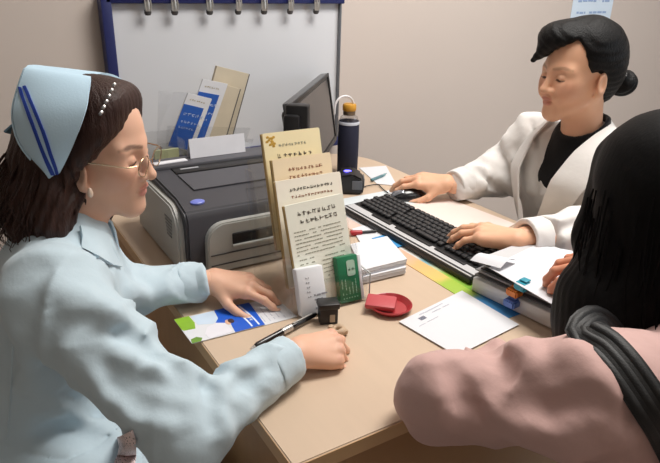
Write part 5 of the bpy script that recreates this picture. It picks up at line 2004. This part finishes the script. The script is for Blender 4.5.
# earring and the sparkling hair clip
p = MhN @ hl(90, 191, -0.078)
obj('earring', MB().lathe([(0.001, -0.011), (0.004, -0.008), (0.0045, -0.003), (0.003, 0.003), (0.001, 0.005)], 12, mtx=Matrix.Translation(p)), mat('earring_pearl', srgb(236, 210, 190), 0.25), nurse, world=True)
hcM = MB()
for k in range(6):
    t = k / 5
    c = hl(101 + 13 * t, 113 - 28 * t, -0.083 + 0.036 * t)
    hcM.box(MhN @ c, (0.0045, 0.0045, 0.0085), 0.0012, rot=(MhN.to_3x3() @ Matrix.Rotation(0.7, 3, 'Y') @ Matrix.Rotation(0.5, 3, 'X')))
obj('hair_clip', hcM, mat('clip_silver', srgb(225, 222, 220), 0.2, metal=0.6), nurse, world=True)

# ================================================== the doctor
dc_o = pd(578, 71, 1.55)
MhD = hframe(dc_o, math.radians(167), math.radians(5), math.radians(0))
dc_neck = dc_o + V3(0.055, -0.005, -0.165)
dc_fac = Vector((-1, 0.08, 0))
dc_side = Vector((-0.08, -1, 0))      # towards her left
dc_lsh, dc_rsh = dc_neck + dc_side * 0.165 + V3(0.02, 0, -0.045), dc_neck - dc_side * 0.165 + V3(0.0, 0, -0.060)
dc_lwr, dc_rwr = pz(518, 239, 0.828), pz(449, 187, 0.797)
dc_lelb, dc_relb = V3(1.02, 0.215, 0.815), V3(1.085, 0.690, 0.810)
dc_pel = V3(1.26, 0.47, 0.56)
hd, hc = head_mesh(MhD, 0.98, dc_neck - V3(0, 0, 0.02), TONE_D, (0.60, 0.22, 0.17), srgb(84, 58, 46), eyes='down', smile=1.0, ear=(0.0, -0.006), brow_amt=0.4)
ft_ = pz(453, 236, 0.790)
d_ = ft_ - dc_lwr
MlD = frame3(dc_lwr, (d_.x, d_.y, -0.004), (0.05, -0.10, 1))
lh, lc = hand_mesh(MlD, -1, [(14, 18, 12), (16, 20, 12), (18, 22, 14), (20, 24, 14)], thumb=((0.55, 0.72, -0.35), (0.78, 0.55, -0.35), (0.9, 0.35, -0.3)), spread=(0.14, 0.03, -0.10, -0.26), sc=1.0, tone=TONE_D, elbow=dc_lelb, rest=DZ + 0.031)
mt_ = pz(408, 188, 0.785)
d_ = mt_ - dc_rwr
dc_hw = dc_rwr + V3(0, 0.012, 0.010)
MrD = frame3(dc_hw, (d_.x, d_.y + 0.012, 0.004), (0.0, -0.42, 1))
rh, rc_ = hand_mesh(MrD, 1, [(14, 24, 16), (16, 26, 18), (22, 32, 20), (28, 36, 20)], thumb=((0.62, 0.62, -0.45), (0.88, 0.30, -0.40), (0.98, 0.05, -0.2)), spread=(0.16, 0.05, -0.08, -0.22), sc=0.95, tone=TONE_D, elbow=dc_relb, rest=DZ + 0.0028)
dch = (dc_rsh + dc_lsh) / 2
segs = [
    (dc_neck, dc_neck + V3(0.02, 0, -0.10), 0.05, 0.08),
    (dch - V3(0, 0, 0.06), dc_pel + V3(0, 0, 0.08), 0.095, 0.105, 0.04, (dc_side, 0.70)),
    (dc_rsh, dc_lsh, 0.042, 0.042),
    (dc_rsh, dc_relb, 0.042, 0.036), (dc_relb, dc_rwr + V3(0.02, 0, 0), 0.034, 0.025),
    (dc_lsh, dc_lelb, 0.042, 0.036), (dc_lelb, dc_lwr + V3(0.02, 0, 0), 0.034, 0.025),
    (dc_pel - dc_side * 0.06, dc_pel + dc_side * 0.06, 0.12, 0.12)]
for s in (-1, 1):
    hip = dc_pel + dc_side * 0.085 * s - V3(0, 0, 0.03)
    kn = V3(0.85, hip.y, 0.52)
    f_ = V3(0.90, hip.y, 0.09)
    segs += [(hip, kn, 0.078, 0.055), (kn, f_, 0.052, 0.038), (f_, f_ + V3(-0.10, 0, -0.05), 0.036, 0.028)]
bd, bc = limb_mesh(segs, (0.70, 0.08, 0.0), (1.48, 0.95, 1.06), 0.010, TONE_D)
doctor = mesh_np('person', [hd, lh, rh, rest_on_desk(bd)], skin_d, None, [hc, lc, rc_, bc])
tag(doctor, 'smiling doctor in a white coat over black, hands on the mouse and keyboard', 'person')
trousers(segs[8:], doctor, srgb(34, 34, 40), 'trouser_black')
# black top with a stand collar
m_blk = cloth('black_knit', srgb(18, 17, 20), 0.9, bump=0.3, bscale=300)
F = Field((0.85, 0.18, 0.5), (1.45, 0.78, 1.14), 0.005)
F.rc(dch - V3(0.005, 0, 0.07), dc_pel + V3(-0.01, 0, 0.06), 0.103, 0.106, 0.0, sq=(dc_side, 0.70))
F.rc(dc_rsh, dc_lsh, 0.050, 0.050, 0.04)
F.rc(dc_neck + V3(0.0, 0, 0.048), dch - V3(0, 0, 0.04), 0.064, 0.085, 0.03, cap_a=True)
F.rc(dc_neck + V3(-0.02, 0, 0.10), dc_neck + V3(0.0, 0, 0.02), 0.056, 0.056, 0.004, mode='s')
F.half(dc_neck + V3(0, 0, 0.034), Vector((-0.62, 0.05, 1)), 0.004)
F.warp(lambda P: 0.0015 * wr(P, 40, 2))
mesh_np('black_top', [np_mesh(F, 3)], m_blk, doctor)
m_dcoat = cloth('coat_white', srgb(226, 223, 220))
F = Field((0.78, 0.06, 0.36), (1.50, 0.90, 1.10), 0.0065)
F.rc(dch - V3(0.0, 0, 0.075), dc_pel + V3(-0.01, 0, 0.05), 0.122, 0.138, 0.0, sq=(dc_side, 0.69))
F.rc(dc_rsh + dc_side * 0.02, dc_lsh - dc_side * 0.02, 0.064, 0.064, 0.05)
F.rc(dc_neck + V3(0.02, 0, -0.005), dch - V3(-0.01, 0, 0.05), 0.066, 0.09, 0.04)
F.rc(dc_pel - dc_side * 0.05, dc_pel + dc_side * 0.05, 0.155, 0.155, 0.06)
# the open front: a long wedge, wide at the neck
nf = dc_fac.normalized()
fro = dch + nf * 0.10
F.rc(dc_neck + nf * 0.075 + V3(0, 0, 0.04), dc_neck + nf * 0.17 + V3(0, 0, -0.27), 0.070, 0.006, 0.03, mode='s')
F.rc(dc_neck + V3(-0.005, 0, 0.06), dc_neck + V3(-0.01, 0, -0.01), 0.068, 0.060, 0.008, mode='s')
F.rc(dc_rsh, dc_relb, 0.074, 0.066, 0.045, fold=(0.007, 75, 0.5, (-0.4, -0.6, 0.5)))
rcf = dc_rwr + (dc_relb - dc_rwr).normalized() * 0.022
F.rc(dc_relb, rcf, 0.066, 0.044, 0.035, cap_b=True, fold=(0.008, 60, 1.2, (-0.2, -0.7, 0.6)))
F.rc(dc_lsh, dc_lelb, 0.074, 0.062, 0.045, fold=(0.007, 75, 1.5, (-0.4, -0.6, 0.5)))
lcf = dc_lwr + (dc_lelb - dc_lwr).normalized() * 0.022
F.rc(dc_lelb, lcf, 0.060, 0.043, 0.03, cap_b=True, fold=(0.006, 70, 1.2, (-0.2, -0.7, 0.6)))
for q in (((470, 172), (482, 184), (500, 192)), ((486, 160), (500, 178), (514, 190)), ((506, 140), (516, 160), (520, 186)), ((524, 118), (530, 150), (530, 190)), ((456, 180), (464, 190), (478, 196)), ((536, 130), (542, 165), (540, 205)), ((560, 226), (572, 214), (584, 212)), ((540, 232), (556, 238), (575, 236))):
    F.crease(q, 0.012, 0.0055, 0.024)
for q in (((478, 170), (492, 186), (508, 196)), ((500, 150), (510, 170), (516, 190)), ((531, 122), (537, 160), (536, 205)), ((548, 240), (560, 228), (580, 224))):
    F.crease(q, 0.008, 0.004, 0.018, cut=True)
F.warp(lambda P: 0.0035 * wr(P * np.array((1, 1, 0.5)), 22, 14) + 0.0030 * rg(P * np.array((1, 1, 0.7)), 13, 19) + 0.002 * rg(P, 30, 59))
mesh_np('white_coat', [rest_on_desk(np_mesh(F, 2))], m_dcoat, doctor)
for (wr_, el_, r_) in ((dc_rwr, dc_relb, 0.0445), (dc_lwr, dc_lelb, 0.0435)):
    d = (el_ - wr_).normalized()
    F = Field([min(wr_[i], (wr_ + d * 0.09)[i]) - 0.07 for i in range(3)], [max(wr_[i], (wr_ + d * 0.09)[i]) + 0.07 for i in range(3)], 0.003)
    F.rc(wr_ + d * 0.065, wr_ + d * 0.018, r_ + 0.003, r_ + 0.0005, 0.0, cap_a=True, cap_b=True)
    F.rc(wr_ + d * 0.045, wr_ - d * 0.03, 0.030, 0.038, 0.003, mode='s')
    F.warp(lambda P: 0.002 * wr(P, 45, 3))
    mesh_np('cuff', [np_mesh(F, 1)], m_dcoat, doctor)
# lapels lying on the chest on both sides of the opening
for s in (1, -1):
    g = []
    for i in range(17):
        t = i / 16
        zc = 0.035 - 0.30 * t
        inner = 0.066 * (1 - t) ** 0.8 + 0.016
        wd = 0.060 * math.sin(PI * min(1, 0.22 + 0.80 * t)) + 0.012
        if t < 0.12:
            wd *= 0.8
        fx = 0.040 + 0.112 * min(1.0, t * 2.2) ** 0.7 - 0.03 * max(0, 0.2 - t) * 5
        row = []
        for j in range(6):
            q = j / 5
            row.append(dc_neck + nf * (fx - 0.016 * q - 0.25 * (inner + wd * q) * q * (1 - 0.5 * t)) + dc_side * s * (inner + wd * q) + V3(0, 0, zc - 0.012 * q + 0.004 * math.sin(PI * q)))
        g.append(row)
    obj('lapel', MB().sheet(g, 0.0045), m_dcoat, doctor, world=True, smooth=70)
# hair: swept fringe, ear free, low bun
m_hairD = hair_mat('hair_black', srgb(10, 9, 10), 0.5)
m_hairD.node_tree.nodes['Principled BSDF'].inputs['Specular IOR Level'].default_value = 0.2
SD = 0.98
FH = Field((-0.20, -0.125, -0.115), (0.130, 0.125, 0.155), 0.003)
FH.ell((-0.022, 0, 0.046), (0.101, 0.088, 0.091), 0.0)
FH.ell((-0.060, 0, 0.0), (0.064, 0.076, 0.082), 0.03)
FH.rc((-0.070, 0, -0.03), (-0.075, 0, -0.06), 0.048, 0.030, 0.03)
FH.ell((0.052, -0.020, 0.084), (0.052, 0.056, 0.044), 0.03)


def face_gap(P):
    k0 = np.linalg.norm((P - np.array((0.088, 0, -0.005))) / np.array((0.072, 0.13, 0.125)), axis=-1)
    e = (k0 - 1) * 0.072
    n = np.array((0.015, -0.034, 0.075))
    pl = (P - np.array((0.075, 0.030, 0.073))) @ (n / np.linalg.norm(n))
    return np.maximum(e, pl).astype(np.float32)


FH.put(face_gap, FH.lo, [x[-1] for x in FH.ax], 0.010, 's')
FH.ell((0.045, 0.0, -0.085), (0.085, 0.12, 0.070), 0.012, mode='s')
for s in (1, -1):
    FH.ell((0.002, s * 0.088, -0.036), (0.034, 0.030, 0.048), 0.008, mode='s')
FH.rc((0.092, -0.030, 0.056), (0.100, -0.054, 0.032), 0.014, 0.008, 0.02)
FH.warp(lambda P: 0.0010 * np.sin((P[:, 1] * 0.9 + P[:, 2]) * 300 + 4 * wr(P, 14, 6)) + 0.001 * wr(P, 40, 8))
V, Q = np_mesh(FH, 4, 0.5)
hairD = mesh_np('hair', [(xf(V, MhD @ Matrix.Scale(SD, 4)), Q)], m_hairD, doctor)
FH = Field((-0.20, -0.06, -0.10), (-0.08, 0.06, 0.02), 0.0028)
FH.ell((-0.142, 0.006, -0.045), (0.036, 0.038, 0.034), 0.0)
FH.warp(lambda P: 0.0025 * np.sin(np.arctan2(P[:, 2] + 0.008, P[:, 1]) * 11 + P[:, 0] * 200))
V, Q = np_mesh(FH, 1, 0.3)
bun = mesh_np('hair_bun', [(xf(V, MhD @ Matrix.Scale(SD, 4)), Q)], m_hairD, doctor)
hb_ = MB()
for k in range(5):
    p = MhD @ (Vector((-0.108 - 0.004 * k, 0.050 - 0.004 * k, 0.008 - 0.007 * k)) * SD)
    hb_.lathe([(0.0005, -0.0025), (0.0025, -0.001), (0.0025, 0.001), (0.0005, 0.0025)], 8, mtx=Matrix.Translation(p))
obj('hair_tie_beads', hb_, mat('bead_white', srgb(230, 230, 230), 0.3), doctor, world=True)
# ================================================== the patient
pa_o = pd(660, 204, 0.93)
MhP = hframe(pa_o, math.radians(62), math.radians(14), 0)
pa_fac = Vector((0.42, 0.91, 0))
pa_side = Vector((-0.91, 0.42, 0))    # towards her left
pa_neck = pa_o + V3(-0.045, -0.085, -0.155)
pa_lsh = pd(602, 392, 0.77)
pa_rsh = pa_lsh - pa_side * 0.34 + V3(0, 0, 0.0)
pa_lelb = pd(440, 400, 0.86)
pa_lwr = pz(512, 368, 0.795)
pa_relb = V3(0.86, -0.10, 0.80)
hp = pd(556, 256, 1.10)
pa_rwr = hp + V3(0.09, -0.09, -0.01)
pa_pel = (pa_lsh + pa_rsh) / 2 - pa_fac * 0.20
pa_pel.z = 0.55
hd, hc = head_mesh(MhP, 0.95, pa_neck - V3(0, 0, 0.02), TONE_P, (0.60, 0.24, 0.2), srgb(50, 36, 30), eyes='down', h=0.003)
MrP = frame3(pa_rwr, V3(-0.70, 0.62, 0.02), V3(-0.1, -0.5, 1))
rh, rc_ = hand_mesh(MrP, 1, [(25, 40, 25), (28, 42, 25), (32, 45, 25), (36, 45, 25)], sc=0.95, tone=TONE_P, elbow=pa_relb, rest=DZ + 0.0735)
MlP = frame3(pa_lwr, V3(0.9, 0.35, -0.1), V3(0, 0, 1))
lh, lc = hand_mesh(MlP, -1, [(50, 70, 40)] * 4, sc=0.92, tone=TONE_P, elbow=pa_lelb, rest=DZ + 0.0012)
pch = (pa_lsh + pa_rsh) / 2
segs = [
    (pa_neck, pa_neck - V3(0, 0, 0.10), 0.05, 0.08),
    (pch - V3(0, 0, 0.06), pa_pel + V3(0, 0, 0.08), 0.095, 0.105, 0.04, (pa_side, 0.70)),
    (pa_rsh, pa_lsh, 0.042, 0.042),
    (pa_rsh, pa_relb, 0.042, 0.036), (pa_relb, pa_rwr, 0.034, 0.025),
    (pa_lsh, pa_lelb, 0.042, 0.036), (pa_lelb, pa_lwr, 0.034, 0.025),
    (pa_pel - pa_side * 0.06, pa_pel + pa_side * 0.06, 0.12, 0.12)]
for s in (-1, 1):
    hip = pa_pel + pa_side * 0.085 * s - V3(0, 0, 0.03)
    kn = hip + V3(0.19, 0.24, 0.0)
    kn.y = min(kn.y, -0.07)
    f_ = V3(kn.x + 0.01, kn.y - 0.03, 0.09)
    segs += [(hip, kn, 0.078, 0.055), (kn, f_, 0.052, 0.038), (f_, f_ + V3(0.05, 0.06, -0.05), 0.036, 0.028)]
bd, bc = limb_mesh(segs, (0.05, -0.80, 0.0), (1.05, 0.22, 1.06), 0.010, TONE_P)
patient = mesh_np('person', [hd, lh, rh, rest_on_desk(bd)], skin_p, None, [hc, lc, rc_, bc])
tag(patient, 'patient with long black hair in a dusty pink jacket seen from behind', 'person')
trousers(segs[8:], patient, srgb(40, 44, 60), 'trouser_navy')
m_pink = cloth('jacket_pink', srgb(202, 166, 160), 0.7)
F = Field((0.08, -0.72, 0.36), (1.02, 0.24, 1.04), 0.0065)
F.rc(pch - V3(0.0, 0, 0.08), pa_pel + V3(0, 0, 0.04), 0.118, 0.135, 0.0, sq=(pa_side, 0.69))
F.rc(pa_rsh, pa_lsh - V3(0, 0, 0.0), 0.066, 0.066, 0.06)
F.rc(pa_neck - V3(0, 0, 0.01), pch - V3(0, 0, 0.05), 0.070, 0.10, 0.06)
F.rc(pa_pel - pa_side * 0.05, pa_pel + pa_side * 0.05, 0.150, 0.150, 0.06)
F.rc(pa_lsh, pa_lelb, 0.074, 0.056, 0.05, fold=(0.008, 70, 0.3, (-0.3, 0.3, 0.8)))
F.rc(pa_lelb, pa_lwr, 0.054, 0.043, 0.03, cap_b=True, fold=(0.007, 75, 1.0, (-0.3, 0.3, 0.8)))
F.rc(pa_rsh, pa_relb, 0.074, 0.058, 0.05)
F.rc(pa_relb, pa_rwr - (pa_rwr - pa_relb).normalized() * 0.02, 0.056, 0.045, 0.03, cap_b=True)
for q in (((412, 386), (424, 374), (444, 366)), ((430, 368), (438, 394), (448, 420)), ((500, 412), (540, 418), (596, 410)), ((496, 352), (516, 358), (538, 370)), ((545, 334), (572, 356), (604, 388)), ((530, 432), (570, 440), (612, 432))):
    F.crease(q, 0.013, 0.0040, 0.034)
for q in (((456, 370), (464, 398), (484, 424)), ((500, 402), (550, 408), (596, 402)), ((490, 344), (500, 356), (508, 372))):
    F.crease(q, 0.008, 0.0036, 0.022, cut=True)
F.warp(lambda P: 0.0040 * wr(P * np.array((1, 1, 0.7)), 20, 24) + 0.0035 * rg(P * np.array((1, 1, 0.7)), 12, 29) + 0.002 * rg(P, 27, 69))
STRAP = [F.hit(*q) for q in ((584, 334), (603, 346), (621, 365), (637, 387), (651, 409), (664, 432), (675, 452), (688, 480))]
mesh_np('pink_jacket', [rest_on_desk(np_mesh(F, 1))], m_pink, patient)
# hair
m_hairP = mat('hair_jet', srgb(6, 5, 6), 0.6, var=0.3, vscale=120, bump=0.12, bscale=300, stretch=(1, 1, 0.12))
m_hairP.node_tree.nodes['Principled BSDF'].inputs['Specular IOR Level'].default_value = 0.12
FH = Field((-0.20, -0.19, -0.285), (0.115, 0.19, 0.165), 0.004)
FH.ell((-0.020, 0, 0.046), (0.112, 0.100, 0.098), 0.0)
FH.ell((-0.045, 0, -0.04), (0.100, 0.110, 0.120), 0.05)
FH.ell((-0.045, 0, -0.15), (0.095, 0.128, 0.105), 0.06)
FH.ell((0.0, 0.082, -0.16), (0.075, 0.045, 0.095), 0.05)
FH.ell((0.0, -0.082, -0.16), (0.075, 0.045, 0.095), 0.05)
for s in (1, -1):
    FH.rc((0.065, s * 0.045, 0.07), (0.050, s * 0.085, -0.06), 0.024, 0.024, 0.03)
FH.ell((0.105, 0, -0.04), (0.062, 0.075, 0.100), 0.012, mode='s')
FH.ell((-0.02, 0.108, -0.185), (0.070, 0.046, 0.075), 0.05)
FH.ell((-0.02, -0.108, -0.185), (0.070, 0.046, 0.075), 0.05)
FH.warp(lambda P: 0.004 * wr(P, 24, 32) + strand_wave(P, 0.0006, 50, 110))
V, Q = np_mesh(FH, 1, 0.3)
hairP = mesh_np('hair', [(xf(V, MhP @ Matrix.Scale(1.0, 4)), Q)], m_hairP, patient)
paths = []
rnd = random.Random(18)
for k in range(420):
    a = rnd.uniform(0.5, 5.78)
    r0 = rnd.uniform(0.088, 0.118)
    x0, y0, z0 = math.cos(a) * r0, math.sin(a) * r0 * 1.05, rnd.uniform(-0.10, 0.03)
    ph, am = rnd.uniform(0, 6), rnd.uniform(0.002, 0.010)
    p = []
    L_ = rnd.uniform(0.16, 0.20)
    for i in range(11):
        t = i / 10
        ro = 1 + 0.13 * math.sin(t * 2.0)
        p.append(MhP @ Vector((-0.035 + x0 * ro + am * math.sin(ph + 7 * t) * t, y0 * ro + am * math.cos(ph + 6 * t) * t, z0 - L_ * t)))
    paths.append(p)
for k in range(46):
    a = rnd.uniform(0.75, 2.3)
    x0, y0, z0 = -0.035 + math.cos(a) * 0.105, math.sin(a) * 0.128, rnd.uniform(-0.20, -0.12)
    ph, am = rnd.uniform(0, 6), rnd.uniform(0.005, 0.012)
    p = []
    for i in range(14):
        t = i / 13
        p.append(MhP @ Vector((x0 * (1 + 0.10 * t) + am * math.sin(ph + 12 * t) * t, y0 * (1 + 0.10 * t) + am * math.cos(ph + 11 * t) * t, z0 - 0.085 * t)))
    paths.append(p)
strands('hair_strands', paths, 0.0012, m_hairP, patient, 4)

# bag strap across the left shoulder, its bag hanging behind
m_strap = mat('strap_black', srgb(15, 14, 16), 0.55, bump=0.2, bscale=500)
PTS = [Vector(q) for q in STRAP if q is not None]
PTS = [PTS[0] + pa_fac * 0.09 - pa_side * 0.11 + Vector((0, 0, -0.13)), PTS[0] + pa_fac * 0.07 - pa_side * 0.09 + Vector((0, 0, -0.06)), PTS[0] + pa_fac * 0.03 - pa_side * 0.035 + Vector((0, 0, -0.004))] + PTS
PTS.append(PTS[-1] + Vector((0.03, -0.04, -0.10)))
a2 = PTS[4]
wdir = Vector((0.62, -0.30, 0.72)).normalized()
bag = thing('shoulder_bag', 'black ribbed shoulder bag strap over the left shoulder of the pink jacket', 'bag', tuple(a2))


def strap_sheet(off, wid, lift, th, m, name):
    g = []
    for i in range(41):
        p = catm(PTS, i / 40)
        q = catm(PTS, min(i / 40 + 0.02, 1)) - catm(PTS, max(i / 40 - 0.02, 0))
        tg = q.normalized()
        nn = (Vector(CAM) - p).normalized() * 0.8 + Vector((0, 0, 0.3))
        nn = (nn - tg * nn.dot(tg)).normalized()
        wv = tg.cross(nn)
        row = []
        for j in range(5):
            row.append(p + wv * (off + wid * (j / 4 - 0.5)) + nn * (lift + 0.002 * math.sin(PI * j / 4)))
        g.append(row)
    return obj(name, MB().sheet(g, th), m, bag, world=True, smooth=70)


strap_sheet(0, 0.044, 0.007, 0.004, m_strap, 'strap')
for k in (-1, 0, 1):
    strap_sheet(0.014 * k, 0.0095, 0.0088, 0.003, m_strap, 'strap_rib')
pe = PTS[-1]
obj('pouch', MB().box((pe.x + 0.10, pe.y - 0.19, pe.z - 0.10), (0.30, 0.09, 0.22), 0.03, rot=rz(math.atan2(pa_fac.y, pa_fac.x) - PI / 2), seg=4), m_strap, bag, world=True)
